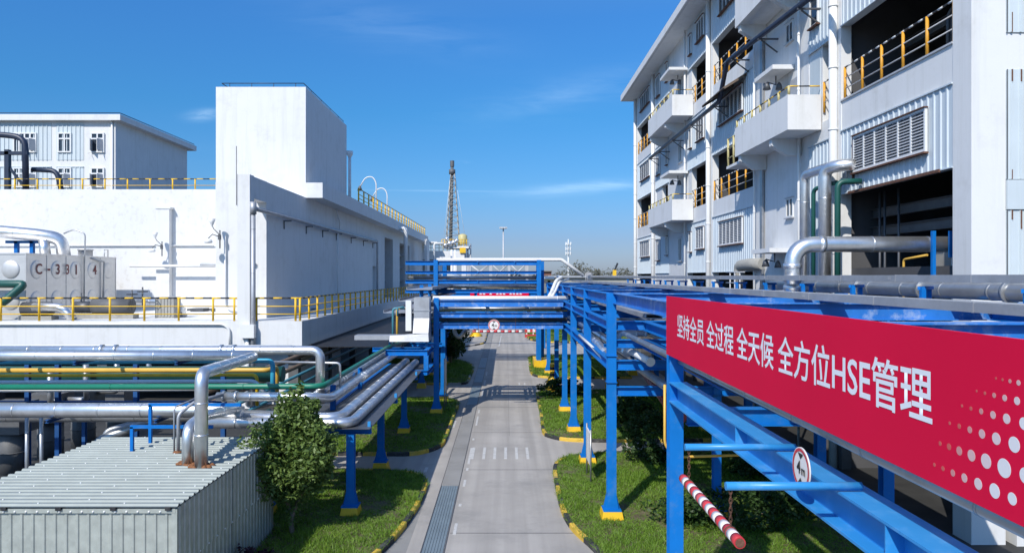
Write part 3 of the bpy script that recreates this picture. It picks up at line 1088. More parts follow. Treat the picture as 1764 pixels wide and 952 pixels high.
# ------------------------------------------------------------------ stainless tank on the deck
TK = thing('water_tank', 'stainless panel water tank with round pressed domes and dark red lettering on the deck', 'tank', (-26, 40, DECK_Z))
TX, T0, T1, TZ0, TZ1 = -24.7, 36.5, 44.9, 4.45, 7.66
mb = MB()
mb.box(-29.3, T0, TZ0, TX, T1, TZ1)
mb.box(-29.4, T0 - .03, TZ1 - .02, TX + .03, T1 + .03, TZ1 + .05)
mb.box(-29.3, T0, 4.3, TX - .05, T1, 4.45)
mb.build('body', INOX, TK)
mb = MB()
for i in range(6):
    yy = T0 + (T1 - T0) * i / 5
    mb.box(TX - .01, yy - .025, TZ0, TX + .022, yy + .025, TZ1)
zm = (TZ0 + TZ1) / 2
mb.box(TX - .01, T0, zm - .03, TX + .02, T1, zm + .03)
mb.box(-29.3, T0 - .02, zm - .03, TX, T0 + .01, zm + .03)
for i in range(4):
    xx = TX - 1.55 * i
    mb.box(xx - .025, T0 - .022, TZ0, xx + .025, T0 + .01, TZ1)
mb.build('panel_seam', INOX, TK)


def dome(mb, c, n, r, d):
    n = Vector(n)
    a = n.cross(Vector((0, 0, 1))).normalized()
    b = Vector((0, 0, 1))
    rings, seg = 6, 20
    vs, fs = [], []
    for i in range(rings + 1):
        t = i / rings
        rr = r * math.cos(t * math.pi / 2)
        hh = d * math.sin(t * math.pi / 2)
        for k in range(seg):
            th = 2 * math.pi * k / seg
            vs.append(Vector(c) + a * rr * math.cos(th) + b * rr * math.sin(th) + n * hh)
    for i in range(rings):
        for k in range(seg):
            j = (k + 1) % seg
            fs.append((i * seg + k, i * seg + j, (i + 1) * seg + j, (i + 1) * seg + k))
    mb._add(vs, fs, True)


mb = MB()
for i in range(5):
    for z in (TZ0 + .8, TZ1 - .8):
        dome(mb, (TX, T0 + (T1 - T0) * (i + .5) / 5, z), (1, 0, 0), .50, .10)
for i in range(3):
    for z in (TZ0 + .8, TZ1 - .8):
        dome(mb, (TX - 1.55 * (i + .5), T0, z), (0, -1, 0), .48, .10)
mb.split_build('panel_dome', INOX, TK)
for k, (ch, pos) in enumerate((('C', .5), ('-', 1.05), ('3', 1.5), ('3', 2.0), ('1', 2.55), ('4', 3.55))):
    text_mesh('lettering', ch, .78 if ch != '-' else .9, (TX + .112, T0 + pos * (T1 - T0) / 5 - .22, TZ1 - (1.05 if ch != '-' else .85)), (0, 1, 0), (0, 0, 1), LETTER, TK, bold=.02)
MB().lathe((-25.6, 43.2, TZ1), [(.4, 0), (.4, .42), (.44, .42), (.44, .5), (0, .52)]).build('hatch', INOX, TK)
mb = MB()
mb.tube([(-24.85, 43.9, TZ1), (-24.85, 43.9, TZ1 + .5), (-24.85, 44.3, TZ1 + .5), (-24.85, 44.3, TZ1)], .03, seg=6)
mb.tube([(-24.62, 41.4, 5.0), (-24.55, 41.4, 9.0), (-25.2, 41.4, 9.25), (-25.8, 41.4, 9.0)], .04, seg=8, bend=.2)
mb.tube([(-24.6, 43.3, 4.5), (-24.5, 43.3, 7.4), (-24.7, 42.2, 7.6)], .06, seg=8, bend=.1)
mb.split_build('vent_pipe', DSTEEL, TK)

# ------------------------------------------------------------------ equipment on and above the deck
t = thing('overhead_duct', 'large aluminium clad pipe sloping down onto the stainless tank, on blue supports', 'pipe', (-27, 41, 7.6))
MB().tube([(-36, 39.5, zat(378, 39.5)), (-26.9, 41, zat(405, 41)), (-25.95, 41.4, zat(411, 41.4)), (-25.85, 41.5, 7.7)], .36, seg=16, bend=.6, bands=1.5).build('pipe', STEEL, t)
MB().tube([(-26.7, 41.0, 8.6), (-26.6, 41.0, 7.7)], .28, seg=12).build('branch', STEEL, t)
mb = MB()
for x in (-28.4, -27.5):
    mb.beam((x, 41.2, 7.7), (x, 41.2, 8.55), .2, .2, up=(0, 1, 0))
mb.beam((-29.0, 41.2, 8.5), (-26.8, 41.2, 8.5), .2, .16)
mb.split_build('support', BLUE, t)
tag(MB().tube([(-29, 35.9, 6.12), (-24.35, 35.9, 6.12), (-25.2, 35.6, 5.2), (-26.6, 35.5, 4.5)], .2, seg=12, bend=.25).build('green_pipe', DGREEN), 'dark green pipe with a sharp elbow in front of the stainless tank', 'pipe')
t = thing('supply_pipe', 'silver pipe elbow bending down behind the deck railing, in front of the tank', 'pipe', (-21.6, 36, 4.3))
MB().tube([(-23.9, 35.9, 4.95), (-22.4, 35.9, 4.95), (-21.9, 35.9, 4.3)], .22, seg=12, bend=.4).build('pipe', STEEL, t)
t = thing('pump', 'dark grey pump with a round motor on the deck beneath the tank lettering', 'pump', (-20.6, 37.2, 4.3))
MB().cyl((-21.6, 37.2, 4.95), (-19.6, 37.2, 4.95), .42, seg=14).build('motor', GREYM, t)
MB().cyl((-22.6, 37.2, 4.9), (-21.6, 37.2, 4.9), .3, seg=12).build('casing', DARKM, t)
MB().box(-22.8, 36.9, 4.3, -19.4, 37.5, 4.55).build('plinth', DULLW, t)
t = thing('pump', 'low grey pump near the left end of the deck railing', 'pump', (-24.3, 36.1, 4.3))
MB().cyl((-24.6, 36.2, 4.85), (-23.2, 36.2, 4.85), .36, seg=14).build('motor', DARKM, t)
MB().box(-24.7, 35.9, 4.3, -23.0, 36.5, 4.5).build('plinth', DULLW, t)
tag(MB().tube([(-20.2, 38.6, 5.15), (-17.8, 38.6, 5.1), (-17.5, 38.6, 4.3)], .17, seg=12, bend=.3, bands=.8).build('silver_pipe', STEEL), 'horizontal silver pipe on the deck right of the grey pump', 'pipe')
mb = MB()
mb.box(-18.6, 37.6, 4.3, -17.6, 38.4, 5.4)
for k in range(6):
    mb.box(-18.55 + k * .17, 37.57, 4.36, -18.45 + k * .17, 37.6, 5.34)
tag(mb.build('cabinet', DULLW), 'ribbed off white cabinet on the deck below the box duct', 'cabinet')
for (x, y, z, lb) in ((-22.2, 37.1, 5.3, 'black hand wheel valve below the tank, left of the other hand wheels'), (-19.5, 37.0, 5.45, 'black hand wheel valve above the grey pump'), (-18.9, 36.9, 5.6, 'black hand wheel valve right of the tank')):
    t = thing('valve', lb, 'valve', (x, y, z), 'hand wheel valves on the deck')
    MB().cyl((x, y, z - .7), (x, y, z + .35), .04, seg=8).build('stem', DARKM, t)
    w = MB()
    P = [(x + .24 * math.cos(a), y + .24 * math.sin(a), z + .12) for a in [2 * math.pi * k / 12 for k in range(13)]]
    w.tube(P, .03, seg=6)
    w.cyl((x - .24, y, z + .12), (x + .24, y, z + .12), .02, seg=6)
    w.build('hand_wheel', BLACK, t)
mb = MB()
for (a, b) in ((0, .5), (1.2, .8), (2.5, .6)):
    mb.box(-21 + a, 44.5, 4.3, -21 + a + b, 45.4, 4.5)
mb.box(-20.6, 45.8, 4.3, -15.6, 46.5, 4.42)
tag(mb.build('floor_drain_kerb', DARKM), 'dark strip of pipe sleepers at the foot of the deck wall', 'sleeper')

# dark blue vent pipes on the roof at the far left
t = thing('vent_stack', 'dark blue arched vent pipes rising above the roof at the far left', 'vent pipe', (-34.6, 49, 12.2))
MB().tube([(-36.5, 49, zat(232, 49)), (-34.6, 49, zat(232, 49)), (-33.2, 49, zat(238, 49)), (-33.15, 49, 12.2)], .2, seg=12, bend=.9).build('arch', NAVY, t)
MB().tube([(-33.1, 49.6, zat(292, 49.6)), (-31.4, 49.6, zat(294, 49.6)), (-31.0, 49.6, 12.2)], .17, seg=12, bend=.5).build('elbow', NAVY, t)
mb = MB()
mb.beam((-34.4, 49, zat(258, 49)), (-34.4, 49, 12.2), .3, .3, up=(0, 1, 0))
mb.beam((-36, 49, zat(264, 49)), (-33, 49, zat(264, 49)), .3, .22)
mb.beam((-34.4, 49, zat(285, 49)), (-33.2, 49, 12.6), .14, .14)
mb.build('support_frame', NAVY, t)

# ------------------------------------------------------------------ white block behind, far left
OB = thing('office_block', 'white office block with a thin roof slab and open casement windows behind the deck wall', 'building', (-50, 78, 0))
FY = 70.0
OX = xat(199, FY)
ZT = zat(209, FY)
mb = MB()
mb.box(-75, FY, 0, OX, 85.7, ZT)
mb.build('wall', WHITE, OB)
MB().box(-75.5, FY - .55, ZT, OX + .75, 86.6, zat(199, FY)).build('roof_slab', WHITE, OB)
mb = MB()
mb.cyl((-75, FY - .3, zat(196, FY)), (OX + .6, FY - .3, zat(196, FY)), .04, seg=6)
mb.cyl((OX + .6, FY - .3, zat(196, FY)), (OX + .6, 86.3, zat(196, FY)), .04, seg=6)
mb.build('roof_conductor', NAVY, OB)
for (x0, x1, y0, y1) in ((-40, 89, 214, 276), (97.5, 144.5, 214, 276), (-40, 89, 288, 330), (97.5, 144.5, 288, 330)):
    X0, X1, Z0, Z1 = xat(x0, FY), xat(x1, FY), zat(y1, FY), zat(y0, FY)
    mb = MB()
    mb.corrugated((X0, FY - .03, Z0), (1, 0, 0), (0, 0, 1), (0, -1, 0), X1 - X0, Z1 - Z0, pitch=.42, top=.07, dep=.06, side=.03)
    mb.box(X0, FY - .1, Z1, X1, FY, Z1 + .07)
    mb.build('cladding_panel', CLADW, OB)
for (x0, x1, y0, y1, op) in ((24, 64, 229, 263, 1), (100.5, 124, 229, 263, 0), (157.5, 180.5, 229, 263, 2), (24, 64, 289, 323, 1), (100.5, 124, 289, 323, 2), (157.5, 180.5, 289, 323, 2), (-30, -7, 229, 263, 0), (-30, -7, 289, 323, 0)):
    X0, X1, Z0, Z1 = xat(x0, FY), xat(x1, FY), zat(y1, FY), zat(y0, FY)
    n = 4 if x1 - x0 > 30 else 2
    y = FY - .1
    mb = MB()
    mb.box(X0, y - .08, Z0, X1, y + .1, Z0 + .12)
    mb.box(X0, y - .08, Z1 - .12, X1, y + .1, Z1)
    zt = Z1 - (Z1 - Z0) * .34
    mb.box(X0 + .12, y - .06, zt, X1 - .12, y + .1, zt + .14)
    for k in range(n + 1):
        xx = X0 + (X1 - X0 - .13) * k / n
        if k in (0, n) or k == n // 2 or n == 4:
            mb.box(xx, y - .07, Z0 + .12, xx + .13, y + .1, Z1 - .12)
    w = mb.build('window', WPIPE, OB)
    MB().box(X0 + .1, y + .02, Z0 + .1, X1 - .1, y + .06, Z1 - .1).build('pane', GLASS, w)
    if op:
        s = MB()
        for xx in ([X1 - .75, X1 - .1] if op == 1 else [X0 + .06, X1 - .12]):
            s.extrude([(-.03, Z0 + .15 - Z0), (.03, .15), (.03, zt - Z0), (-.03, zt - Z0)], (xx, y - .06, Z0), (xx + (-.25 if xx > (X0 + X1) / 2 else .2), y - .62, Z0))
            s.beam((xx - .1, y - .05, Z0 - .05), (xx - .1, y - .5, Z0 - .18), .03, .03)
        s.build('casement', LOUVRE, w)
MB().cyl((xat(194, FY), FY - .1, 0), (xat(194, FY), FY - .1, ZT), .1, seg=8).build('downpipe', WPIPE, OB)

# ------------------------------------------------------------------ pipe runs across the left foreground
XL = -19.0


def pipe(name, label, pts, r, m, bend=.3, bands=0.0, seg=14, flanges=(), group=None, nb=6, bandw=.03):
    t = MB()
    t.tube(pts, r, seg=seg, bend=bend, bands=bands, bandw=bandw, nb=nb)
    for c, d in flanges:
        c, d = Vector(c), Vector(d).normalized()
        t.cyl(c - d * .035, c + d * .035, r * 1.28, seg=seg)
    return tag(t.build(name, m), label, 'pipe', group)


GP = 'pipes running across in front of the raised deck'
pipe('clad_pipe', 'upper front silver pipe that meets the bent riser from the shed roof', [(XL, 20.3, zat(613, 20.3)), (xat(436, 20.3), 20.3, zat(612, 20.3))], .145, STEEL, bands=1.1, group=GP)
pipe('clad_pipe', 'upper rear silver pipe that ends in an elbow dropping down beside the walkway corner', [(XL, 21, zat(603, 21)), (-5.5, 21, zat(603, 21)), (-5.5, 21, 2.75)], .135, STEEL, bend=.28, bands=1.0, flanges=[((xat(x, 21), 21, zat(603, 21)), (1, 0, 0)) for x in (176, 200, 382, 404)], group=GP)
pipe('cyan_pipe', 'cyan pipe under the silver pipes with an elbow dropping down', [(XL, 21.6, zat(625, 21.6)), (-7.1, 21.6, zat(621, 21.6)), (-7.1, 21.6, 2.7)], .075, CYAN, bend=.18, group=GP)
pipe('yellow_pipe', 'upper thicker pale yellow pipe across the dark bay under the deck', [(XL, 22.4, zat(638, 22.4)), (-7.5, 22.4, zat(637, 22.4)), (-7.5, 23.2, zat(637, 22.4)), (-7.5, 23.2, 2.4)], .075, YPIPE, bend=.2, group=GP)
pipe('yellow_pipe', 'lower thinner yellow pipe across the dark bay under the deck', [(XL, 22, zat(647, 22)), (-7.72, 22, zat(645, 22)), (-7.72, 22, 2.5)], .052, YELLOW, bend=.18, group=GP)
pipe('light_blue_pipe', 'thin pale blue pipe just above the green pipe', [(XL, 21.2, zat(659, 21.2)), (-7.5, 21.2, zat(656, 21.2)), (-7.2, 21.2, 3.0)], .06, CLAD, bend=.15, group=GP)
pipe('green_pipe', 'green pipe that bends at the tree and follows the rack towards the blue bridge', [(XL, 20.4, zat(667, 20.4)), (-5.28, 20.4, zat(665, 20.4)), (-5.28, 31.5, 3.35), (-4.7, 38, 3.3)], .085, GREEN, bend=.35, bands=3.5, group=GP)
pipe('white_pipe', 'thin white pipe just below the green pipe', [(XL, 20.7, zat(674, 20.7)), (-9.0, 20.7, zat(671, 20.7))], .04, WPIPE, group=GP)
pipe('clad_pipe', 'lowest and thickest silver pipe passing behind the shed roof', [(XL, 19.2, zat(707, 19.2)), (-7.9, 19.2, zat(706, 19.2)), (-7.15, 19.25, zat(712, 19.2))], .2, STEEL, bands=1.2, bend=.2, seg=18, group=GP)
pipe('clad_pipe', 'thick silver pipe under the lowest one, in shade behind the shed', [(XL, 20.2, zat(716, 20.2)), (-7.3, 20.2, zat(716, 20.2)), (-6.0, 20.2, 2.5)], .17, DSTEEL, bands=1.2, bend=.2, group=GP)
GR = 'silver pipes along the low pipe rack'
pipe('clad_pipe', 'outermost silver pipe of the low rack, turning beside the tree at its elbow', [(-8.3, 19.0, 2.58), (-4.15, 19.0, 2.58), (-4.15, 32.6, 2.58)], .145, STEEL, bend=.4, bands=.95, group=GR)
pipe('clad_pipe', 'second silver pipe from the outside of the low rack', [(-8.3, 19.5, 2.62), (-4.58, 19.5, 2.62), (-4.58, 32.6, 2.62)], .15, STEEL, bend=.4, bands=.95, group=GR)
pipe('clad_pipe', 'silver pipe with flange pairs following the low rack beside the blue stubs', [(-8.15, 20.0, 3.12), (-5.45, 20.0, 3.12), (-5.1, 20.5, 2.98), (-5.02, 33, 2.98)], .125, STEEL, bend=.35, bands=1.0, flanges=[((-7.95, 20.0, 3.12), (1, 0, 0)), ((-7.6, 20.0, 3.12), (1, 0, 0)), ((-5.07, 24.8, 2.98), (0, 1, 0)), ((-5.07, 25.2, 2.98), (0, 1, 0))], group=GR)
pipe('clad_pipe', 'innermost silver pipe of the low rack next to the green pipe', [(-5.62, 20.8, 3.0), (-5.45, 33, 3.0)], .12, STEEL, bands=1.0, flanges=[((-5.58, 24.0, 3.0), (0, 1, 0)), ((-5.57, 24.35, 3.0), (0, 1, 0))], group=GR)
pipe('thin_pipe', 'thin grey pipe looping over beside the silver elbow at the walkway corner', [(-7.2, 21.8, zat(623, 21.8)), (-5.1, 21.8, zat(625, 21.8)), (-5.1, 21.8, 2.9)], .04, DSTEEL, bend=.12)
GB = 'pipes under the walkway'
for (x, z, r, m, lb) in ((-10.3, 2.55, .12, BROWN, 'brown pipe under the walkway slab, the highest one'), (-10.0, 2.2, .1, BROWN, 'second brown pipe under the walkway slab'), (-9.7, 1.9, .07, TEAL, 'thin teal pipe below the brown pipes under the walkway'), (-9.5, 1.55, .07, TEAL, 'lowest teal pipe under the walkway')):
    pipe('wall_pipe', lb, [(x, 24, z), (x, 52, z)], r, m, bands=3, group=GB)

# risers out of the shed roof
t = thing('riser_pipe', 'tall bent silver riser standing on the shed roof and running up to the pipe rack', 'pipe', (-6.57, 15.3, 2.42))
MB().tube([(-6.57, 15.3, 2.4), (-6.57, 15.3, 4.42), (-7.2, 20.2, 4.22)], .138, seg=18, bend=.3, bands=.85, nb=5).build('pipe', STEEL, t)
mb = MB()
for k in range(26):
    a = rng.uniform(0, 6.28)
    rr = rng.uniform(.12, .23)
    mb.lathe((-6.57 + rr * math.cos(a), 15.3 + rr * math.sin(a), 2.42), [(0, rng.uniform(.03, .06)), (rng.uniform(.03, .06), .02), (rng.uniform(.05, .08), -.01)], seg=6)
FOAM = mat('orange_foam', (0.22, 0.09, 0.035), 0.9, var=.35, scale=20, bump=.5, bscale=60)
mb.build('foam_seal', FOAM, t)
t = thing('riser_pipe', 'shorter silver riser beside the tall one on the shed roof', 'pipe', (-6.95, 15.5, 2.42))
MB().tube([(-6.95, 15.5, 2.4), (-6.95, 15.5, 3.2), (-7.1, 16.6, 3.24), (-7.25, 19.2, 2.95)], .125, seg=18, bend=.3, bands=.8, nb=5).build('pipe', STEEL, t)
MB().tube([(-6.72, 15.62, 2.4), (-6.72, 15.62, 3.1)], .06, seg=10).build('side_pipe', STEEL, t)
mb = MB()
for k in range(22):
    a = rng.uniform(0, 6.28)
    rr = rng.uniform(.11, .2)
    mb.lathe((-6.95 + rr * math.cos(a), 15.5 + rr * math.sin(a), 2.42), [(0, rng.uniform(.03, .05)), (rng.uniform(.03, .06), .02), (rng.uniform(.05, .07), -.01)], seg=6)
mb.build('foam_seal', FOAM, t)
t = thing('thin_riser', 'pair of thin grey pipes standing on the shed roof left of the silver risers', 'pipe', (-7.6, 16.5, 2.42))
MB().tube([(-7.62, 16.5, 2.4), (-7.62, 16.5, 3.3), (-7.35, 16.8, 3.55), (-6.9, 17.3, 3.62)], .042, seg=8, bend=.12).build('pipe', TRAYM, t)
MB().tube([(-7.74, 16.55, 2.4), (-7.74, 16.55, 3.45), (-7.4, 17.2, 3.6)], .022, seg=8, bend=.1).build('pipe', TRAYM, t)
MB().lathe((-7.64, 16.5, 2.43), [(0, .03), (.07, .02), (.11, -.01)], seg=9).build('foam_seal', FOAM, t)
t = thing('pipe_support', 'low blue square tube frame standing on the shed roof', 'pipe support', (-8.8, 16.7, 2.42), 'blue frames on the shed roof')
mb = MB()
mb.beam((-8.8, 16.7, 2.4), (-8.8, 16.7, 2.97), .07, .07, up=(0, 1, 0))
mb.beam((-8.835, 16.7, 2.97), (-6.9, 16.7, 2.97), .07, .07)
mb.build('frame', BLUE, t)
t = thing('pipe_support', 'taller blue square tube frame standing at the back of the shed roof', 'pipe support', (-8.75, 17.4, 2.42), 'blue frames on the shed roof')
mb = MB()
mb.beam((-8.72, 17.4, 2.4), (-8.72, 17.4, 3.36), .07, .07, up=(0, 1, 0))
mb.beam((-8.755, 17.4, 3.36), (-6.5, 17.4, 3.36), .07, .07)
mb.build('frame', BLUE, t)

# ------------------------------------------------------------------ corrugated shed
SH = thing('metal_shed', 'small galvanised corrugated sheet shed with silver risers through its roof', 'shed', (-8, 15, 0))
sx0, sx1, sy0, sy1, sz = -10.2, -5.92, 12.75, 18.05, 2.36
mb = MB()
mb.corrugated((sx0 - .06, sy0 - .09, sz + .035), (0, 1, 0), (1, 0, 0), (0, 0, 1), sy1 - sy0 + .14, sx1 - sx0 + .1, pitch=.21, top=.05, dep=.032, side=.022)
mb.box(sx0, sy0, sz - .02, sx1, sy1, sz + .02)
mb.m = 1
for j in range(6):
    xx = sx0 + .25 + j * (sx1 - sx0 - .4) / 5
    k = 0
    y = sy0 - .09 + (.21 - .05) / 2 + .025
    while y < sy1:
        if k % 2 == j % 2:
            mb.lathe((xx + rng.uniform(-.02, .02), y, sz + .066), [(.016, 0), (.016, .012), (0, .016)], seg=6)
        y += .21
        k += 1
mb.build('roof', [ROOFM, WPIPE], SH)
mb = MB()
mb.corrugated((sx0, sy0, 0.05), (1, 0, 0), (0, 0, 1), (0, -1, 0), sx1 - sx0, sz - .1, pitch=.2, top=.04, dep=.02, side=.016)
mb.box(sx0, sy0 + .004, 0, sx1, sy0 + .03, sz)
mb.box(sx1 - .07, sy0 - .045, 0, sx1 + .03, sy0 - .003, sz - .02)
mb.box(sx0, sy0 - .05, sz - .09, sx1, sy0 - .033, sz - .01)
mb.m = 1
for k in range(1, 21):
    mb.lathe((sx0 + k * .2 + .01, sy0 - .05, sz - .06), [(0, .02), (.02, .01), (.022, -.012), (0, -.02)], seg=6)
mb.m = 2
for k in range(5):
    xx = sx1 - .12 - k * .98
    mb.box(xx - .05, sy0 - .085, sz - .035, xx + .05, sy0 - .05, sz + .03)
mb.build('front_wall', [GALV, WPIPE, BLACK], SH)
mb = MB()
mb.corrugated((sx1, sy0, 0.02), (0, 1, 0), (0, 0, 1), (1, 0, 0), sy1 - sy0, 1.3, pitch=.2, top=.04, dep=.02, side=.016)
mb.corrugated((sx1 + .015, sy0, 1.2), (0, 1, 0), (0, 0, 1), (1, 0, 0), sy1 - sy0, sz - 1.2, pitch=.2, top=.04, dep=.02, side=.016)
mb.box(sx1 - .03, sy0 + .05, 0, sx1 - .004, sy1, sz - .03)
mb.box(sx1 + .046, sy0 + 2.5, 0, sx1 + .056, sy0 + 2.56, sz)
mb.m = 1
for k in range(0, 26, 2):
    mb.lathe((sx1 + .045, sy0 + .09 + k * .2, 1.24), [(0, .018), (.016, .01), (.016, -.01), (0, -.018)], seg=6)
mb.build('side_wall', [GALV, WPIPE], SH)
mb = MB()
mb.box(sx0, sy1 - .03, 0, sx1 - .03, sy1, sz - .03)
mb.box(sx0, sy0 + .05, 0, sx0 + .03, sy1 - .03, sz - .03)
mb.build('rear_wall', GALV, SH)

# ------------------------------------------------------------------ pipe stand and machines in the dark bay on the left
BLUED = mat('grimy_shaded_blue_paint', (0.02, 0.085, 0.25), 0.6, var=0.2, scale=1.5, dirt=(0.06, 0.08, 0.12), dirt_amt=0.5, dscale=2.0, spec=0.2)  # grime and the bay's shade are both in this blue
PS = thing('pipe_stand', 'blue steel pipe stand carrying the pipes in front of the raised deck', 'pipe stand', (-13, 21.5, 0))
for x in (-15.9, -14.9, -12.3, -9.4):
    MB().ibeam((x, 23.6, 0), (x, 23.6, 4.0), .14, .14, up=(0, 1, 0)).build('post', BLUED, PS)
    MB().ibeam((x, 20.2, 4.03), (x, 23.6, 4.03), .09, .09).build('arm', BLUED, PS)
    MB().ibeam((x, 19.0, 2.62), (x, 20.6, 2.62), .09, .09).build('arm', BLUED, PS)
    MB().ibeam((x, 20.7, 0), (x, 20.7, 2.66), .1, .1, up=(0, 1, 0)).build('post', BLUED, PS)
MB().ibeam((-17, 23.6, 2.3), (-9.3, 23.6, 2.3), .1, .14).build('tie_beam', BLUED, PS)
tag(MB().tube([(-19, 25.5, 3.0), (-8, 25.5, 3.0)], .28, seg=14).build('dark_green_pipe', DGREEN), 'dark green thick pipe in the shade under the deck', 'pipe')
tag(MB().tube([(-19, 26.5, 3.9), (-8, 26.5, 3.9)], .05, seg=8).build('white_conduit', WPIPE), 'thin white conduit in the shade under the deck', 'pipe')
order = ['nearest', 'second nearest', 'second farthest', 'farthest']
for k, (x, y) in enumerate(((-16.4, 23.6), (-16.3, 25.4), (-16.2, 27.2), (-16.0, 29.2))):
    t = thing('filter_unit', '%s grey filter housing on a round pedestal in the dark bay under the deck' % order[k], 'machine', (x, y, 0), 'grey filter housings under the deck')
    MB().cyl((x, y, 0), (x, y, 1.35), .42, seg=16).cyl((x, y, .68), (x, y, .72), .44, seg=16).build('pedestal', GREYM, t)
    MB().box(x - .6, y - .5, 1.35, x + .55, y + .5, 2.35).build('housing', GREYM, t)
    MB().box(x + .3, y - .52, 1.9, x + .5, y - .5, 2.2).build('label_plate', WPIPE, t)
    MB().tube([(x + .55, y, 2.1), (x + 1.3, y, 2.1), (x + 1.5, y - .4, 2.5), (x + 1.5, y - .4, 3.4)], .1, seg=8, bend=.2).build('pipe', DSTEEL, t)
pipe('elbow_pipe', 'grey curved pipe rising behind the back left corner of the shed', [(-11.8, 20.4, .4), (-11.8, 20.4, 1.75), (-10.9, 20.6, 2.1), (-10.3, 21.0, 2.3), (-9.9, 21.5, 2.05)], .14, DSTEEL, bend=.3)
for k, (x, lb) in enumerate(((-13.3, 'thin grey vertical pipe left of the shed corner'), (-12.9, 'second thin grey vertical pipe beside the shed corner'))):
    pipe('vertical_pipe', lb, [(x, 19.7, 0), (x, 19.7, 2.7)], .05, DSTEEL, bands=1)
t = thing('pump', 'small grey pump group behind the left edge of the shed', 'pump', (-12.2, 21.6, 0))
MB().cyl((-12.8, 21.6, .5), (-11.7, 21.6, .5), .28, seg=12).build('motor', GREYM, t)
MB().box(-12.9, 21.3, 0, -11.6, 21.9, .25).build('plinth', DULLW, t)
MB().tube([(-12.2, 21.6, .7), (-12.2, 21.6, 1.8), (-11.4, 21.9, 2.0)], .09, seg=8, bend=.2).build('pipe', DSTEEL, t)
mb = MB()
for x in (-7.4, -7.05):
    mb.tube([(x, 20.9, 0.2), (x, 20.9, 2.2), (x + .2, 21.6, 2.4)], .1, seg=10, bend=.2)
    for z in (.5, 1.0, 1.5):
        mb.cyl((x, 20.9, z - .03), (x, 20.9, z + .03), .15, seg=10)
tag(mb.build('valve_manifold', DGREEN), 'dark green flanged manifold behind the silver risers', 'manifold')

# ------------------------------------------------------------------ left pipe rack
LR = thing('pipe_rack', 'low blue steel pipe rack carrying silver pipes past the small tree', 'pipe rack', (-4.5, 25, 0))


def column(parent, x, y, z1, w=.21, foot=.42, fh=.34, m=None, plinth=True, axis=(0, 1, 0)):
    c = MB().ibeam((x, y, fh), (x, y, z1), w, w, tf=.02, tw=.014, up=axis)
    g = .55
    for s in (-1, 1):
        for q in (-.06, .06):
            vs = [(x + s * w / 2, y + q - .008, fh), (x + s * (w / 2 + .10), y + q - .008, fh), (x + s * w / 2, y + q - .008, fh + .42), (x + s * w / 2, y + q + .008, fh), (x + s * (w / 2 + .10), y + q + .008, fh), (x + s * w / 2, y + q + .008, fh + .42)]
            c._add(vs, [(0, 1, 2), (5, 4, 3), (0, 3, 4, 1), (1, 4, 5, 2)])
    for q in (-1, 1):
        vs = [(x - w / 2, y + q * (w / 2), fh), (x + w / 2, y + q * (w / 2), fh), (x - w / 2 - .06, y + q * (w / 2 + .012), fh), (x + w / 2 + .06, y + q * (w / 2 + .012), fh), (x + w / 2, y + q * (w / 2 + .012), fh + .36), (x - w / 2, y + q * (w / 2 + .012), fh + .36)]
        c._add(vs, [(2, 3, 4, 5)] if q < 0 else [(5, 4, 3, 2)])
    c.box(x - w / 2 - .12, y - w / 2 - .10, fh - .03, x + w / 2 + .12, y + w / 2 + .10, fh + .012)
    col = c.build('column', m or BLUE, parent)
    if plinth:
        f = MB()
        b, tq, hh = foot / 2 + .06, foot / 2, fh - .03
        f._add([(x - b, y - b, 0), (x + b, y - b, 0), (x + b, y + b, 0), (x - b, y + b, 0), (x - tq, y - tq, hh), (x + tq, y - tq, hh), (x + tq, y + tq, hh), (x - tq, y + tq, hh)],
               [(4, 5, 6, 7), (0, 1, 5, 4), (1, 2, 6, 5), (2, 3, 7, 6), (3, 0, 4, 7)])
        f.build('footing', YELLOW, col)
    return col


for y in (19.2, 23.8, 29.2):
    column(LR, -4.2, y, 2.28)
    MB().ibeam((-6.6, y, 2.35), (-3.64, y, 2.35), .2, .17).build('cap_beam', BLUE, LR)
    MB().beam((-3.7, y, 2.435), (-3.7, y, 2.58), .08, .1, up=(0, 1, 0)).build('stop', LBLUE, LR)
    column(LR, -6.5, y, 2.28)
MB().box(-6.45, 18.9, 2.436, -3.63, 33.0, 2.452).build('shade_sheet', DARKM, LR)  # sheet added under the pipes to fill the gaps in their shade
for (x, y) in ((-5.27, 21.6), (-5.27, 25.6)):
    MB().ibeam((x + .0, y, 2.43), (x, y, 3.2), .14, .14, up=(0, 1, 0)).build('stub', BLUE, LR)
MB().ibeam((-5.4, 22, 2.4), (-5.4, 33, 2.4), .14, .14).build('runner', BLUE, LR)
for z, h in ((3.22, .24), (2.36, .2)):
    MB().ibeam((-5.2, 30.6, z), (-3.4, 30.6, z), .16, h).build('bracket_beam', BLUE, LR)
    MB().ibeam((-3.45, 30.7, z), (-3.45, 33.2, z), .2, h).build('bracket_beam', BLUE, LR)
MB().ibeam((-3.45, 30.6, 2.46), (-3.45, 30.6, 3.1), .2, .16, up=(0, 1, 0)).build('bracket_post', BLUE, LR)
MB().ibeam((-3.62, 32.3, 3.34), (-3.62, 32.3, 3.62), .1, .1, up=(0, 1, 0)).ibeam((-5.3, 32.3, 3.3), (-5.3, 32.3, 3.62), .1, .1, up=(0, 1, 0)).build('duct_post', LBLUE, LR)
for y in (34, 36.5):
    MB().ibeam((-6.4, y, 3.0), (-3.3, y, 3.0), .16, .2).build('cap_beam', BLUE, LR)

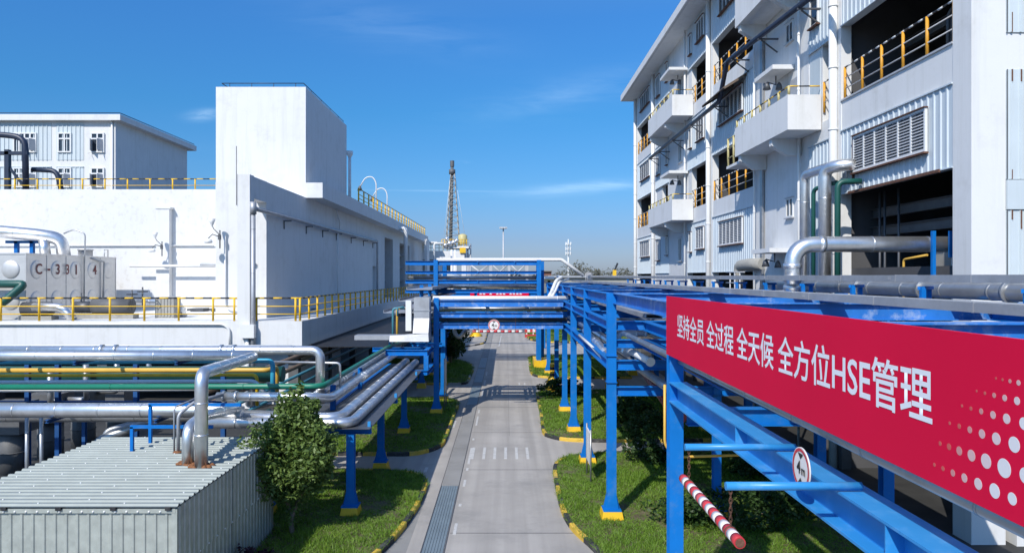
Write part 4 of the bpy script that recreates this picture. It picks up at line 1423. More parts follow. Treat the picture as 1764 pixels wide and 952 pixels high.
# rectangular duct beside the near bridge
t = thing('air_duct', 'rectangular galvanised air duct dropping beside the left end of the near blue bridge', 'duct', (-4, 32.6, 3.6))
mb = MB()
mb.box(-4.2, 32.3, 4.95, -3.5, 33.0, 5.55)
mb.box(-4.2, 32.3, 4.62, -3.5, 33.0, 4.94)
mb._add([(-4.2, 31.9, 3.95), (-3.5, 31.9, 3.95), (-3.5, 32.9, 3.95), (-4.2, 32.9, 3.95), (-4.2, 32.3, 4.61), (-3.5, 32.3, 4.61), (-3.5, 33.0, 4.61), (-4.2, 33.0, 4.61)], [(4, 5, 6, 7), (0, 1, 5, 4), (1, 2, 6, 5), (2, 3, 7, 6), (3, 0, 4, 7), (3, 2, 1, 0)])
mb.box(-4.23, 32.27, 4.93, -3.47, 33.03, 4.96)
mb.build('drop', TRAYM, t)
mb = MB()
mb.box(-6.8, 31.8, 3.66, -4.3, 32.5, 3.86)
mb._add([(-5.2, 31.6, 3.6), (-3.45, 31.6, 3.6), (-3.45, 32.95, 3.6), (-4.4, 32.95, 3.6), (-5.2, 31.7, 3.86), (-3.5, 31.85, 3.94), (-3.5, 32.9, 3.94), (-4.4, 32.9, 3.86)], [(4, 5, 6, 7), (0, 1, 5, 4), (1, 2, 6, 5), (2, 3, 7, 6), (3, 0, 4, 7), (3, 2, 1, 0)])
mb.build('run', TRAYM, t)
MB().box(-4.62, 32.6, 4.0, -4.36, 32.9, 5.4).build('side_duct', WPIPE, t)
pipe('drop_pipe', 'thin teal pipe dropping beside the air duct', [(-5.2, 34, 4.6), (-5.2, 34, 5.0), (-4.9, 34, 5.05), (-4.9, 34, 5.05)], .05, TEAL, bend=.0)
for x, m, lb in ((-5.5, TEAL, 'teal vertical pipe left of the air duct'), (-5.3, YPIPE, 'yellow vertical pipe left of the air duct')):
    pipe('drop_pipe', lb, [(x + .6, 34.5, 4.95), (x, 34.5, 4.95), (x, 34.5, 3.0)], .06, m, bend=.15)

# ------------------------------------------------------------------ near pipe bridge
B1 = thing('pipe_bridge', 'near blue steel pipe bridge across the road with a height limit sign', 'pipe bridge', (0, 35, 0))
Y0, Y1 = 33.4, 36.9
for (x, y) in ((-3.28, Y0), (-3.28, Y1)):
    column(B1, x, y, 5.5, w=.24, foot=.5)
for z, h in ((5.23, .30), (4.69, .24), (4.17, .25)):
    for y in (Y0, Y1):
        MB().ibeam((-3.16, y, z), (2.68, y, z), .18, h).build('beam', BLUEF if y == Y0 else BLUE, B1)
    for x in (-3.0, -1.0, 0.9, 2.6):
        MB().ibeam((x, Y0 + .1, z - .02), (x, Y1 - .1, z - .02), .12, .14).build('cross_tie', BLUE, B1)
    MB().ibeam((-3.28, Y0 + .13, z), (-3.28, Y1 - .13, z), .14, .18).build('end_tie', BLUE, B1)
GBR = 'pipes carried on the near blue bridge'
pipe('clad_pipe', 'white silver pipe lying on top of the near blue bridge', [(-3.45, 33.45, 5.48), (2.9, 33.45, 5.48)], .105, WPIPE, bands=1.0, group=GBR)
pipe('clad_pipe', 'grey pipe on the upper tier of the near bridge', [(-3.6, 34.2, 4.96), (2.9, 34.2, 4.96)], .09, DSTEEL, bands=1.2, group=GBR)
pipe('yellow_pipe', 'thin yellow pipe along the middle of the near bridge', [(-3.4, 33.75, 4.88), (2.9, 33.75, 4.88)], .035, YPIPE, group=GBR)
pipe('clad_pipe', 'dark lagged pipe on the lower tier of the near bridge', [(-3.6, 33.8, 4.46), (2.9, 33.8, 4.46)], .09, DARKM, bands=.8, group=GBR)
pipe('green_pipe', 'pale green pipe low on the near bridge', [(-3.6, 34.3, 4.38), (2.9, 34.3, 4.38)], .07, GREEN, group=GBR)
pipe('clad_pipe', 'thick silver pipe at the back of the near bridge', [(-3.6, 35.6, 5.3), (2.9, 35.6, 5.3)], .12, STEEL, bands=1.0, group=GBR)
tag(MB().box(-3.5, 34.6, 4.9, 2.9, 35.1, 4.96).box(-3.5, 34.6, 4.96, 2.9, 34.62, 5.04).box(-3.5, 35.08, 4.96, 2.9, 35.1, 5.04).build('cable_tray', TRAYM), 'flat cable tray between the trusses of the near bridge', 'cable tray')
pipe('hanging_pipe', 'grey pipe hanging below the left end of the near bridge', [(-2.75, 37.6, 4.1), (-2.75, 37.6, 3.5), (-2.5, 37.6, 3.25), (-2.2, 37.6, 3.6), (-2.0, 38.4, 4.1)], .11, DSTEEL, bend=.3)


def limit_sign(name, label, c, r, nrm, xdir, group):
    """round red-ringed sign with two dark wedges, 4 and m"""
    t = thing(name, label, 'road sign', c, group)
    c, n, xd = Vector(c), Vector(nrm), Vector(xdir)
    MB().disc(c, n, r, .012, 36).build('plate', STRIPEW, t)
    # red ring
    mb = MB()
    up = Vector((0, 0, 1))
    K = 40
    vs, fs = [], []
    for k in range(K):
        a = 2 * math.pi * k / K
        d = xd * math.cos(a) + up * math.sin(a)
        vs += [c + d * r * .95 + n * .015, c + d * r * .80 + n * .015]
    for k in range(K):
        j = (k + 1) % K
        fs.append((2 * k, 2 * j, 2 * j + 1, 2 * k + 1))
    mb._add(vs, fs)
    mb.build('ring', RED, t)
    mb = MB()
    for s in (1, -1):
        pts = [c + n * .017 + xd * a * r + up * b * r * s for a, b in ((-.30, .72), (.30, .72), (0, .44))]
        mb.poly(pts)
    mb.split_build('wedge', BLACK, t)
    o = c - xd * r * .42 - up * r * .26 + n * .016
    text_mesh('numeral', '4', r * .82, o, xdir, (0, 0, 1), BLACK, t, bold=.03)
    o = c + xd * r * .10 - up * r * .26 + n * .016
    text_mesh('unit', 'm', r * .62, o, xdir, (0, 0, 1), BLACK, t, bold=.02)
    return t


def striped_bar(name, label, p0, p1, r, n, hang, group):
    t = thing(name, label, 'barrier', p0, group)
    p0, p1 = Vector(p0), Vector(p1)
    mb = MB()
    for k in range(n):
        mb.m = k % 2
        mb.cyl(p0 + (p1 - p0) * (k / n), p0 + (p1 - p0) * ((k + 1) / n), r, seg=16)
    u = (p1 - p0).normalized()
    mb.m = 2
    mb.cyl(p1, p1 + u * .004, r * .8, seg=16)
    mb.build('bar', [RED, STRIPEW, RUST], t)
    for (f, top) in hang:
        b = p0 + (p1 - p0) * f
        MB().cyl(b - (p1 - p0).normalized() * .012, b + (p1 - p0).normalized() * .012, r * 1.12, seg=14).build('clamp', RUST, t)
        c = MB()
        z0, z1 = b.z + r, top
        L = .045 if r < .06 else .09
        k, z = 0, z0
        w = L * .28
        while z < z1:
            h = min(L, z1 - z + .01)
            P = []
            for q in range(9):
                a = 2 * math.pi * q / 8
                ox, oz = w * math.cos(a), (h * .5 + .008) * math.sin(a)
                P.append((b.x + (ox if k % 2 else 0), b.y + (0 if k % 2 else ox), z + h / 2 + oz))
            c.tube(P, L * .075, seg=5, caps=False)
            z += h * .86
            k += 1
        c.build('chain', RUST if r < .06 else DARKM, t)
    return t


limit_sign('height_sign', 'round height limit sign reading 4 m in front of the near blue bridge', (xat(851, 32.9), 32.9, zat(560, 32.9)), .27, (0, -1, 0), (1, 0, 0), None)
mb = MB()
for x in (-1.42, 0.28):
    mb.cyl((x, 33.35, 4.75), (x + .0, 32.9, 4.62), .02, seg=6)
striped_bar('height_bar', 'red and white striped height bar hanging across the road under the near bridge', (xat(814, 32.9), 32.9, zat(570.5, 32.9)), (xat(900, 32.9), 32.9, zat(570.5, 32.9)), .055, 14, [(.12, 4.6), (.86, 4.6)], None)

# white bent cable tray climbing at the right end of the bridge
tag(MB().tube([(xat(945, 34.5), 34.5, 5.48), (xat(950, 36), 36, 5.7), (xat(958, 37), 37, 6.3), (xat(968, 38), 38, 6.45), (3.2, 44, 6.5)], .09, seg=8, bend=.4).tube([(xat(950, 34.5), 34.5, 5.48), (xat(956, 36), 36, 5.7), (xat(963, 37), 37, 6.2), (3.5, 40, 6.35)], .07, seg=8, bend=.4).build('hose_bundle', WPIPE), 'white bent hoses climbing from the near bridge to the top of the tall rack', 'hose')

# ------------------------------------------------------------------ far pipe bridge
B2 = thing('pipe_bridge', 'far blue pipe bridge with four open tiers behind the near bridge', 'pipe bridge', (0, 51, 0))
for (x, y) in ((-4.95, 50), (-4.5, 52), (2.3, 50), (2.62, 52), (2.3, 51.0)):
    column(B2, x, y, 7.66, w=.3, foot=.6, plinth=x < 0)
MB().box(1.95, 49.6, 0, 2.98, 52.4, .62).build('footing', YELLOW, B2)
for z, h in ((7.45, .27), (6.78, .2), (6.12, .24), (5.45, .24)):
    MB().ibeam((-7.1, 50, z), (2.3, 50, z), .2, h).build('beam', BLUE, B2)
    MB().ibeam((-7.1, 52, z), (2.6, 52, z), .2, h).build('beam', BLUE, B2)
    for x in (-2.0, 0.6):
        MB().box(x - .03, 49.86, z - h / 2, x + .03, 49.91, z + h / 2).build('stiffener', BLUE, B2)
pipe('white_pipe', 'white pipe along the top of the far bridge that bends down to the right', [(-4.9, 50.0, 7.68), (3.9, 50.0, 7.68), (5.45, 50.0, 6.55)], .12, WPIPE, bend=.1)
pipe('clad_pipe', 'silver pipe on the lowest tier of the far bridge', [(-7, 51, 5.82), (2.5, 51, 5.82)], .18, STEEL, bands=1.5)
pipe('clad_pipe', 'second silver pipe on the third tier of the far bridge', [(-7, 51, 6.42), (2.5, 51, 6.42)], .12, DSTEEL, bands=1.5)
# stacked trays between the two bridges, added to shade the road's left side
for k, z in enumerate((4.6, 5.2, 5.8)):
    mb = MB()
    xl = (-6.4, -5.6, -5.2)[k]
    mb.box(xl, 37.0, z, -3.85, 58, z + .03)
    mb.box(xl, 37.0, z + .03, xl + .02, 58, z + .15)
    mb.box(-3.87, 37.0, z + .03, -3.85, 58, z + .15)
    tag(mb.build('cable_tray', TRAYM), '%s of three trays added for shade between the two blue bridges on the left' % ('lowest', 'middle', 'highest')[k], 'cable tray', 'shade trays between the bridges')
tag(MB().box(-9.4, 34.2, 3.1, -5.0, 60, 3.13).box(-9.4, 34.2, 3.13, -9.37, 60, 3.25).box(-5.03, 34.2, 3.13, -5.0, 60, 3.25).build('cable_tray', BLACK), 'broad dark tray added to shade the lawn, low beneath the walkway', 'cable tray')  # added to shade the lawn; black like the dark under the walkway
LF = thing('shade_tray_rack', 'blue frames added to hold the shade trays between the bridges on the left', 'pipe rack', (-4.5, 47, 0))  # frames added only to carry the shade trays
for y in (41.5, 46, 55):
    column(LF, -4.95, y, 6.0, w=.2)
    for z in (4.55, 5.15, 5.75):
        MB().ibeam(((-6.4 if z < 5 else -5.2), y, z), (-3.95, y, z), .1, .09).build('arm', BLUE, LF)

# ------------------------------------------------------------------ right pipe rack
RR = thing('pipe_rack', 'tall blue multi tier steel pipe rack that carries the red banner', 'pipe rack', (5.5, 25, 0))
XA, XB = 2.8, 8.35
COLS = [12.2, 18.9, 24.5, 29.5, 34.0, 39.5, 47.0]
TOPZ = 6.05
for y in COLS:
    column(RR, XA if y > 13 else 2.9, y, TOPZ, w=.235, foot=.5)
    if y > 13:
        column(RR, XB, y, TOPZ, w=.235, foot=.5)
column(RR, XB, 15.6, TOPZ, w=.235, foot=.5)
column(RR, 5.6, 24.5, 4.2, w=.2, foot=.45)
column(RR, 5.6, 18.9, 4.2, w=.2, foot=.45)
TIERS = {'top': (5.90, .30), 'a': (5.20, .24), 'b': (4.72, .22), 'c': (4.15, .26), 'd': (3.46, .24)}
for y in [2.5, 7.0] + COLS + [52]:
    tiers = ['top', 'a', 'b', 'c'] if y not in (12.2, 7.0, 2.5) else ['top']
    if y == 18.9:
        tiers = ['top', 'a', 'b', 'c', 'd']
    for k in tiers:
        z, h = TIERS[k]
        x0 = 2.92 if y != 12.2 else 3.0
        MB().ibeam((x0, y, z), (XB + .7 if k == 'top' else XB, y, z), .2, h, tf=.02).build('cross_beam', BLUEF if k == 'top' else BLUE, RR)
MB().ibeam((3.1, 12.2, 4.1), (XB, 12.2, 4.1), .2, .3).build('cross_beam', BLUE, RR)
# beams along the road side
for a, b in zip(COLS[1:-1], COLS[2:]):
    for k in ('top', 'a', 'c'):
        z, h = TIERS[k]
        MB().ibeam((XA, a + .12, z), (XA, b - .12, z), .2, h, tf=.02).build('long_beam', BLUE, RR)
MB().ibeam((2.93, 1.5, 5.92), (2.93, 18.8, 5.92), .22, .28).build('long_beam', BLUEF, RR)
BIGB = MB().ibeam((2.92, 1.5, 4.54), (2.92, 12.08, 4.54), .30, .34, tf=.022, tw=.014)
for y in (3.0, 5.2, 8.6):
    BIGB.box(2.775, y - .006, 4.395, 2.913, y + .006, 4.685)
BIGB.build('long_beam', LBLUE, RR)
for z in (5.2, 4.72):
    MB().ibeam((3.7, 11.9, z), (3.7, 18.78, z), .2, .24, tf=.02).build('long_beam', BLUE, RR)
for k in ('top', 'b', 'c'):
    z, h = TIERS[k]
    MB().ibeam((XB, 2, z), (XB, 52, z), .2, h).build('long_beam', BLUE, RR)
MB().ibeam((5.6, 19.1, 5.9), (5.6, 52, 5.9), .16, .2).build('long_beam', BLUE, RR)
for y in COLS[1:-1]:
    MB().beam((5.6, y, 4.3), (5.6, y, 5.8), .12, .12, up=(0, 1, 0)).build('tray_post', BLUE, RR)
for y in (21.5, 27, 32):
    for z in (5.0, 4.4):
        MB().ibeam((2.95, y, z), (XB, y, z), .12, .12).build('cross_beam', BLUE, RR)
for k in ('z1', 'z2'):
    z = 3.7 if k == 'z1' else 4.4
    MB().box(2.66, 18.74, z - .01, 2.94, 19.06, z + .008).build('band', BLUE, RR)

# cable trays
GT = 'cable trays on the tall rack'


def tray(label, x, y0, y1, z, w, h, pitch=2.2):
    mb = MB()
    mb.box(x - w / 2, y0, z, x + w / 2, y1, z + .02)
    mb.box(x - w / 2, y0, z + .02, x - w / 2 + .015, y1, z + h)
    mb.box(x + w / 2 - .015, y0, z + .02, x + w / 2, y1, z + h)
    mb.box(x - w / 2 + .02, y0, z + h - .012, x + w / 2 - .02, y1, z + h + .006)
    y = y0 + .7
    k = 0
    while y < y1:
        mb.box(x - w / 2 - .005, y - .015, z - .004, x + w / 2 + .005, y + .015, z + h + .01)
        if k % 3 == 1:
            for q in (-.03, .03):
                mb.box(x - w / 2 - .006, y + .2 + q, z + .04, x - w / 2, y + .23 + q, z + h - .03)
        y += pitch
        k += 1
    return tag(mb.build('cable_tray', TRAYM), label, 'cable tray', GT)


tray('long grey covered cable tray standing highest on the tall rack', 7.6, 4.0, 62, 6.40, .42, .12)
tray('grey covered cable tray lying on the top beams in the middle of the tall rack', 5.5, 3.0, 58, 6.09, .36, .11)
tray('grey cable tray slung under the top beam behind the text start of the red banner', 4.3, 6, 50, 5.62, .5, .14)
tray('lower grey cable tray behind the text start of the red banner', 4.0, 19.2, 50, 5.36, .45, .12)
for k, (x, w, z, lb) in enumerate(((4.25, 1.1, 4.86, 'wide tray added for shade on the tall rack beside the road side pipes'), (5.75, 1.3, 4.9, 'wide tray added for shade in the middle of the tall rack'), (7.2, 1.3, 4.86, 'wide tray added for shade on the building side of the tall rack'), (6.6, 1.0, 4.32, 'lower wide tray added for shade on the tall rack'))):
    tray(lb, x, 2 if k else 20, 50, z, w, .12)  # wide trays added to shade the ground below the banner
tray('tray added for shade between the tall rack and the balconied building', 8.98, 2, 50, 4.62, 1.1, .12)  # one more tray added for shade, on the building side
TS = thing('tray_stand', 'row of blue portal stands under the highest cable tray of the tall rack', 'tray stand', (7.6, 20, 6.05))
for k in range(16):
    y = 5.0 + 2.55 * k
    mb = MB()
    mb.beam((7.42, y, 6.0), (7.42, y, 6.32), .08, .08, up=(0, 1, 0))
    mb.beam((7.85, y + .55, 6.0), (7.85, y + .55, 6.32), .08, .08, up=(0, 1, 0))
    mb.beam((7.38, y, 6.29), (7.9, y + .55, 6.29), .09, .06)
    mb.build('portal', BLUE, TS)

# pipes on the right rack
GRP = 'pipes running along the tall rack'
pipe('clad_pipe', 'thick grey lagged pipe under the highest cable tray', [(8.25, 4, 6.24), (8.25, 22, 6.24)], .15, DSTEEL, bands=1.3, bandw=.05, flanges=[((8.25, y, 6.24), (0, 1, 0)) for y in (9.2, 11.6, 14, 16.5)], group=GRP)
pipe('clad_pipe', 'grey pipe directly beneath the red banner', [(2.98, 3.0, 5.06), (2.98, 18, 5.06)], .062, DSTEEL, bands=1.5, group=GRP)
pipe('dark_pipe', 'dark blue conduit sagging below the grey pipe under the red banner', [(3.25, 3.0, 4.95), (3.25, 12, 4.86), (3.25, 18, 4.92)], .045, NAVY, bend=.2, group=GRP)
for k, (x, z, r, m, lb) in enumerate((
        (3.3, 4.98, .10, DSTEEL, 'grey pipe along the tall rack just inside the road side columns'),
        (4.6, 4.95, .13, STEEL, 'silver pipe in the middle of the tall rack, upper tier'),
        (5.2, 4.42, .12, DSTEEL, 'grey lagged pipe in the middle of the tall rack, lower tier'),
        (3.35, 4.40, .13, STEEL, 'silver pipe on the lower tier beside the road side columns'),
        (7.2, 4.42, .15, DSTEEL, 'grey pipe on the far side of the tall rack'),
        (4.1, 3.68, .11, DSTEEL, 'lowest grey pipe of the tall rack'))):
    pipe('clad_pipe', lb, [(x, 19.6 if k < 4 else 14, z), (x, 50, z)], r, m, bands=1.2, group=GRP)
pipe('white_pipe', 'white pipe with a blind flange bending over between the tiers of the tall rack', [(3.02, 19.15, 4.5), (3.02, 19.15, 4.94), (3.15, 19.15, 4.99), (3.75, 19.15, 4.99)], .09, WPIPE, bend=.18, flanges=[((3.5, 19.15, 4.99), (1, 0, 0)), ((3.75, 19.15, 4.99), (1, 0, 0))], group=GRP)
pipe('white_pipe', 'short white pipe with a slanted blind flange under the tiers of the tall rack', [(3.2, 20.6, 4.5), (3.5, 19.0, 4.42), (3.72, 18.35, 4.30)], .095, WPIPE, bend=.2, flanges=[((3.72, 18.33, 4.30), (.2, -1, -.15))], group=GRP)
pipe('silver_pipe', 'silver pipe end capped beside the first road side column of the tall rack', [(3.1, 28, 4.35), (3.0, 22.5, 4.30), (2.95, 21.0, 4.22)], .12, STEEL, bands=.8, group=GRP)
pipe('white_hose', 'pale flat hose hanging out between the road side columns', [(2.55, 24.8, 4.45), (2.72, 22.6, 4.28), (2.86, 20.5, 4.05), (2.95, 19.2, 3.5), (2.98, 19.1, 3.1)], .045, WPIPE, bend=.3, group=GRP)
pipe('wrapped_pipe', 'maroon wrapped pipe low under the tall rack', [(4.6, 23.5, 3.4), (4.15, 17.0, 3.15)], .18, MAROON, bands=.35, bandw=.05, group=GRP)
t = thing('gas_pipe', 'thin yellow pipe running down the first tall column and away under the rack', 'pipe', (2.75, 12.3, 3))
MB().tube([(2.76, 12.36, 4.62), (2.76, 12.36, 3.55), (3.0, 12.4, 3.35), (4.6, 12.6, 3.35)], .024, seg=8, bend=.12).build('pipe', YPIPE, t)
MB().cyl((5.1, 16, 2.6), (5.1, 16, 3.55), .05, seg=8).build('stub', YELLOW, t)

# big elbow pipe from the rack into the building
t = thing('exhaust_pipe', 'big silver elbow pipe crossing from the rack into the open bay of the balconied building', 'pipe', (8, 19, 6))
MB().tube([(7.66, 19, 6.0), (7.66, 19, 7.36), (13.5, 19, 7.36)], .21, seg=22, bend=.62, bands=1.4, nb=9).build('pipe', STEEL, t)
mb = MB()
for z in (6.44, 6.78, 6.2):
    mb.cyl((7.66, 19, z - .07), (7.66, 19, z + .07), .235, seg=22)
mb.cyl((8.36, 19, 7.36), (8.5, 19, 7.36), .225, seg=22)
mb.split_build('collar', STEEL, t)
MB().beam((11.25, 18.7, 6.0), (11.25, 18.7, 7.7), .09, .09, up=(0, 1, 0)).beam((11.7, 18.7, 7.0), (11.7, 18.7, 7.7), .07, .07, up=(0, 1, 0)).build('support', BLUE, t)

# ------------------------------------------------------------------ red banner
BX = 2.74
BN = thing('banner', 'long crimson slogan banner with white lettering and a dot pattern', 'banner', (BX, 8, 5.1))
SHEET = MB().box(BX, 3.3, 5.175, BX + .03, 12.15, 6.165)
mb = MB()
mb.box(BX + .031, 3.3, 5.19, BX + .075, 12.12, 5.235)
mb.box(BX + .031, 3.3, 6.10, BX + .075, 12.12, 6.15)
mb.split_build('frame_bar', DARKM, BN)
ob, sz_ = text_mesh('lettering', '坚持全员 全过程 全天候 全方位HSE管理', 1.0, (BX - .0, 11.36, 5.54), (0, -1, 0), (0, 0, 1), INKW, BN, bold=.012, ext=.003)
co = np.zeros(len(ob.data.vertices) * 3)
ob.data.vertices.foreach_get('co', co)
co = co.reshape(-1, 3)
org = np.array(ORG[BN.name][:])
W = co + org
L = W[:, 1].max() - W[:, 1].min()
Hh = W[:, 2].max() - W[:, 2].min()
W[:, 1] = 11.36 + (W[:, 1] - W[:, 1].max()) * (6.8 / L)
W[:, 2] = 5.535 + (W[:, 2] - W[:, 2].min()) * (.375 / Hh)
ob.data.vertices.foreach_set('co', (W - org).ravel())
ob.data.update()
ROWS = [[(620, 110, 8), (660, 118, 9), (705, 127, 13), (757, 137, 17), (815, 150, 22)],
        [(503, 187, 8), (553, 200, 11), (609, 213, 16), (673, 229, 20), (748, 247, 25), (838, 270, 32)],
        [(414, 277, 10), (468, 293, 13), (530, 310, 18), (602, 332, 24), (685, 355, 31), (790, 385, 38)],
        [(339, 382, 11), (397, 400, 16), (461, 422, 21), (535, 447, 28), (622, 476, 37), (731, 512, 48), (870, 555, 58)],
        [(281, 505, 14), (335, 525, 20), (397, 550, 27), (471, 578, 35), (560, 612, 45), (670, 655, 58), (800, 702, 50)],
        [(246, 634, 12), (298, 657, 15), (358, 684, 21), (428, 714, 27), (512, 750, 35), (612, 793, 45), (719, 841, 38), (850, 900, 30)]]
INKS = []
for k in range(5):
    f = k / 4
    INKS.append(mat('dot_ink_%s' % 'abcde'[k], tuple(a * (1 - f) + b * f for a, b in zip((.56, .10, .09), (.74, .72, .74))), .5, var=.02))
for k in range(5):
    mb = SHEET
    mb.m = k + 1
    used = False
    for row in ROWS:
        for j, (u, v, r) in enumerate(row):
            if min(4, int(j * .85)) != k:
                continue
            D = dat(1540 + u / 3.527, BX)
            z = zat(620 + v / 3.527, D)
            rr = r / 3.527 * D / FPX
            if D - rr < 3.32:
                continue
            mb.disc((BX + .0005, D, z), (-1, 0, 0), rr, .0015, 28)
            used = True
SHEET.build('sheet', [BANNER] + INKS, BN)

limit_sign('height_sign', 'round height limit sign reading 4 m fixed to the light blue beam under the banner', (2.71, 6.50, 4.745), .192, (-1, 0, 0), (0, -1, 0), None)
for (y, lb) in ((7.27, 'light blue tube arm holding the far chain of the hanging bar'), (5.92, 'light blue tube arm holding the near chain of the hanging bar')):
    tag(MB().cyl((1.83, y, 4.755), (2.96, y, 4.755), .036, seg=12).build('bar_arm', LBLUE), lb, 'bracket', 'tube arms of the hanging height bar')
striped_bar('height_bar', 'weathered red and white striped bar hanging on two rusty chains beside the near post', (1.87, 7.5, 4.37), (1.87, 5.68, 4.37), .047, 17, [(.13, 4.72), (.87, 4.72)], None)
mb = MB()
for k in range(3):
    a = k * 1.1
    P = [(2.62 + .03 * k + .05 * math.cos(a + q * .9), 3.98 - .16 * math.sin(q * .8), 4.52 + .12 * math.sin(q * 1.1 + a)) for q in range(7)]
    mb.tube(P, .005, seg=5)
tag(mb.build('wire_coil', STEEL), 'loose silver wire coiled on the light blue beam', 'wire')

# ------------------------------------------------------------------ right building
RB = thing('process_building', 'tall white factory building with blue cladding, balconies and open bays', 'building', (20, 40, 0))
BXF, BXB = 11.3, 11.62
EAVE = 21.8
wall = MB()
inner = MB()


def W_(d0, d1, z0, z1, x0=BXF, x1=BXB):
    wall.box(x0, d0, z0, x1, d1, z1)


def panel(d0, d1, z0, z1, m=CLAD, pitch=.28, x=BXF - .01, drip=True):
    mb = MB()
    mb.corrugated((x, d1, z0), (0, -1, 0), (0, 0, 1), (-1, 0, 0), d1 - d0, z1 - z0, pitch=pitch, top=.05, dep=.032, side=.022)
    mb.box(x + .004, d0, z0, BXB - .02, d1, z1)
    if drip:
        mb.box(x - .06, d0, z1 - .02, x, d1, z1 + .02)
        mb.box(x - .05, d0, z0 - .03, x, d1, z0)
    return mb.build('cladding_panel', m, RB)


def window(d0, d1, z0, z1, n, slats=True, rust=True, x=BXF - .06, fw=.06):
    mb = MB()
    mb.box(x - .03, d0, z0, x + .05, d1, z0 + fw)
    mb.box(x - .03, d0, z1 - fw, x + .05, d1, z1)
    for k in range(n + 1):
        y = d0 + (d1 - d0 - fw) * k / n
        mb.box(x - .026, y, z0 + fw, x + .05, y + fw, z1 - fw)
    w = mb.build('window', WPIPE, RB)
    if slats:
        s = MB()
        z = z0 + fw
        st = .085
        while z < z1 - fw:
            s._add([(x - .02, d0 + fw, z), (x - .02, d1 - fw, z), (x + .045, d1 - fw, z + st * .95), (x + .045, d0 + fw, z + st * .95), (x - .02, d0 + fw, z + .012), (x - .02, d1 - fw, z + .012)], [(0, 1, 2, 3), (0, 4, 5, 1), (4, 3, 2, 5)])
            z += st
        s.build('louvre', LOUVRE, w)
        MB().box(x + .06, d0, z0, x + .07, d1, z1).build('backing', DARKM, w)
    else:
        MB().box(x + .01, d0 + .02, z0 + .02, x + .03, d1 - .02, z1 - .02).build('pane', GLASS, w)
    r = MB()
    r.box(x - .09, d0 - .05, z0 - .05, x + .05, d1 + .05, z0 - .005)
    r.box(x - .08, d0 - .03, z1 + .005, x + .05, d1 + .03, z1 + .035)
    r.split_build('sill', RUST if rust else LOUVRE, w)
    return w


def bay_rail(d0, d1, z, x=BXF + .06, n=None, h=1.08):
    r = MB()
    n = n or max(2, int((d1 - d0) / 1.15))
    t = None
    m1 = MB()
    L = d1 - d0
    k0 = max(2, int(L / .22))
    for k in range(k0):
        m1.m = k % 2
        m1.cyl((x, d0 + L * k / k0, z + h), (x, d0 + L * (k + 1) / k0, z + h), .028, seg=8)
    rail = m1.build('railing', [WPIPE, BLACK], RB)
    for f in (.34, .67):
        MB().cyl((x, d0, z + h * f), (x, d1, z + h * f), .02, seg=6).build('mid_rail', LOUVRE, rail)
    for k in range(n + 1):
        y = d0 + L * k / n
        MB().cyl((x, y, z), (x, y, z + h), .045, seg=8).build('post', ORANGE, rail)


# --- piers and full height strips
XD = lambda px: dat(px, BXF)
piers = [(61.0, 61.45), (53.6, 54.5), (38.8, 39.6), (31.4, 32.3), (23.9, 24.6), (17.2, 17.92)]
LOW = 3.9
for i, (a, b) in enumerate(piers):
    W_(a, b, 0 if i == 5 else LOW, EAVE, x0=BXF - .03)
mb = MB()
for a, b in piers[:-1]:
    mb.box(BXF, a, 0, BXB, b, LOW - .004)
mb.split_build('lower_column', GREYM, RB)
# far section floors at 4.35, 10.6, 16.9 ; near section floors at 6.8, 12.4, 18.0
FAR = (4.35, 10.62, 16.9)
NEAR = (1.2, 6.8, 12.4, 18.0)
# bay one (far end)
for d0, d1 in ((54.5, 61.0), (39.6, 44.2), (32.3, 38.8)):
    for i, z in enumerate(FAR):
        sp = 9.75 if i == 1 else 16.1
        if i > 0:
            W_(d0, d1, sp, z)
for d0, d1, win in ((54.5, 61.0, (55.6, 59.4, 5)), (39.6, 44.2, (40.3, 41.9, 3)), (32.3, 38.8, (33.7, 37.4, 6))):
    big = d0 < 35
    panel(d0, d1, 6.75, 9.72)
    panel(d0, d1, 13.05 if not big else 13.1, 16.08)
    panel(d0, d1, 19.2, EAVE)
    for z0, z1 in ((8.1, 9.34), (14.4, 15.65), (20.2, 21.4)):
        window(win[0], win[1], z0, z1, win[2], x=BXF - .1)
    for z in (10.62, 16.9):
        bay_rail(d0 + .1, d1 - .1, z)
for z0, z1 in ((8.0, 9.2), (14.3, 15.5), (20.0, 21.2)):
    window(43.0, 43.55, z0, z1, 1, slats=False, x=BXF - .1)
# thin wall strips at bay four left
for z in (10.62, 16.9):
    W_(43.3, 44.2, z, z + 2.45, x0=BXF + .02)
# between pier two and the white stair strip
W_(44.2, 49.2, LOW, EAVE)
for z0, z1 in ((7.5, 9.0), (13.9, 15.3), (17.9, 19.3)):
    window(45.6, 46.5, z0, z1, 2, slats=False, rust=False, x=BXF - .02)
W_(49.2, 53.6, LOW, 6.7)
for z0, z1 in ((6.75, 9.7), (13.05, 16.1), (19.2, EAVE)):
    panel(49.2, 53.6, z0, z1)
for z0, z1 in ((9.7, 10.62), (16.1, 16.9)):
    W_(49.2, 53.6, z0, z1)
for z0, z1 in ((7.7, 9.2), (14.0, 15.5), (19.8, 21.3)):
    window(51.9, 53.1, z0, z1, 3, x=BXF - .1)
    window(49.4, 49.9, z0 + .3, z1 + .1, 1, slats=False, x=BXF - .1)
W_(51.6, 53.6, 10.62, 13.05, x0=BXF + .05)
W_(51.6, 53.6, 16.9, 19.2, x0=BXF + .05)
for z in (10.62, 16.9):
    W_(49.2, 49.6, z, z + 2.45)
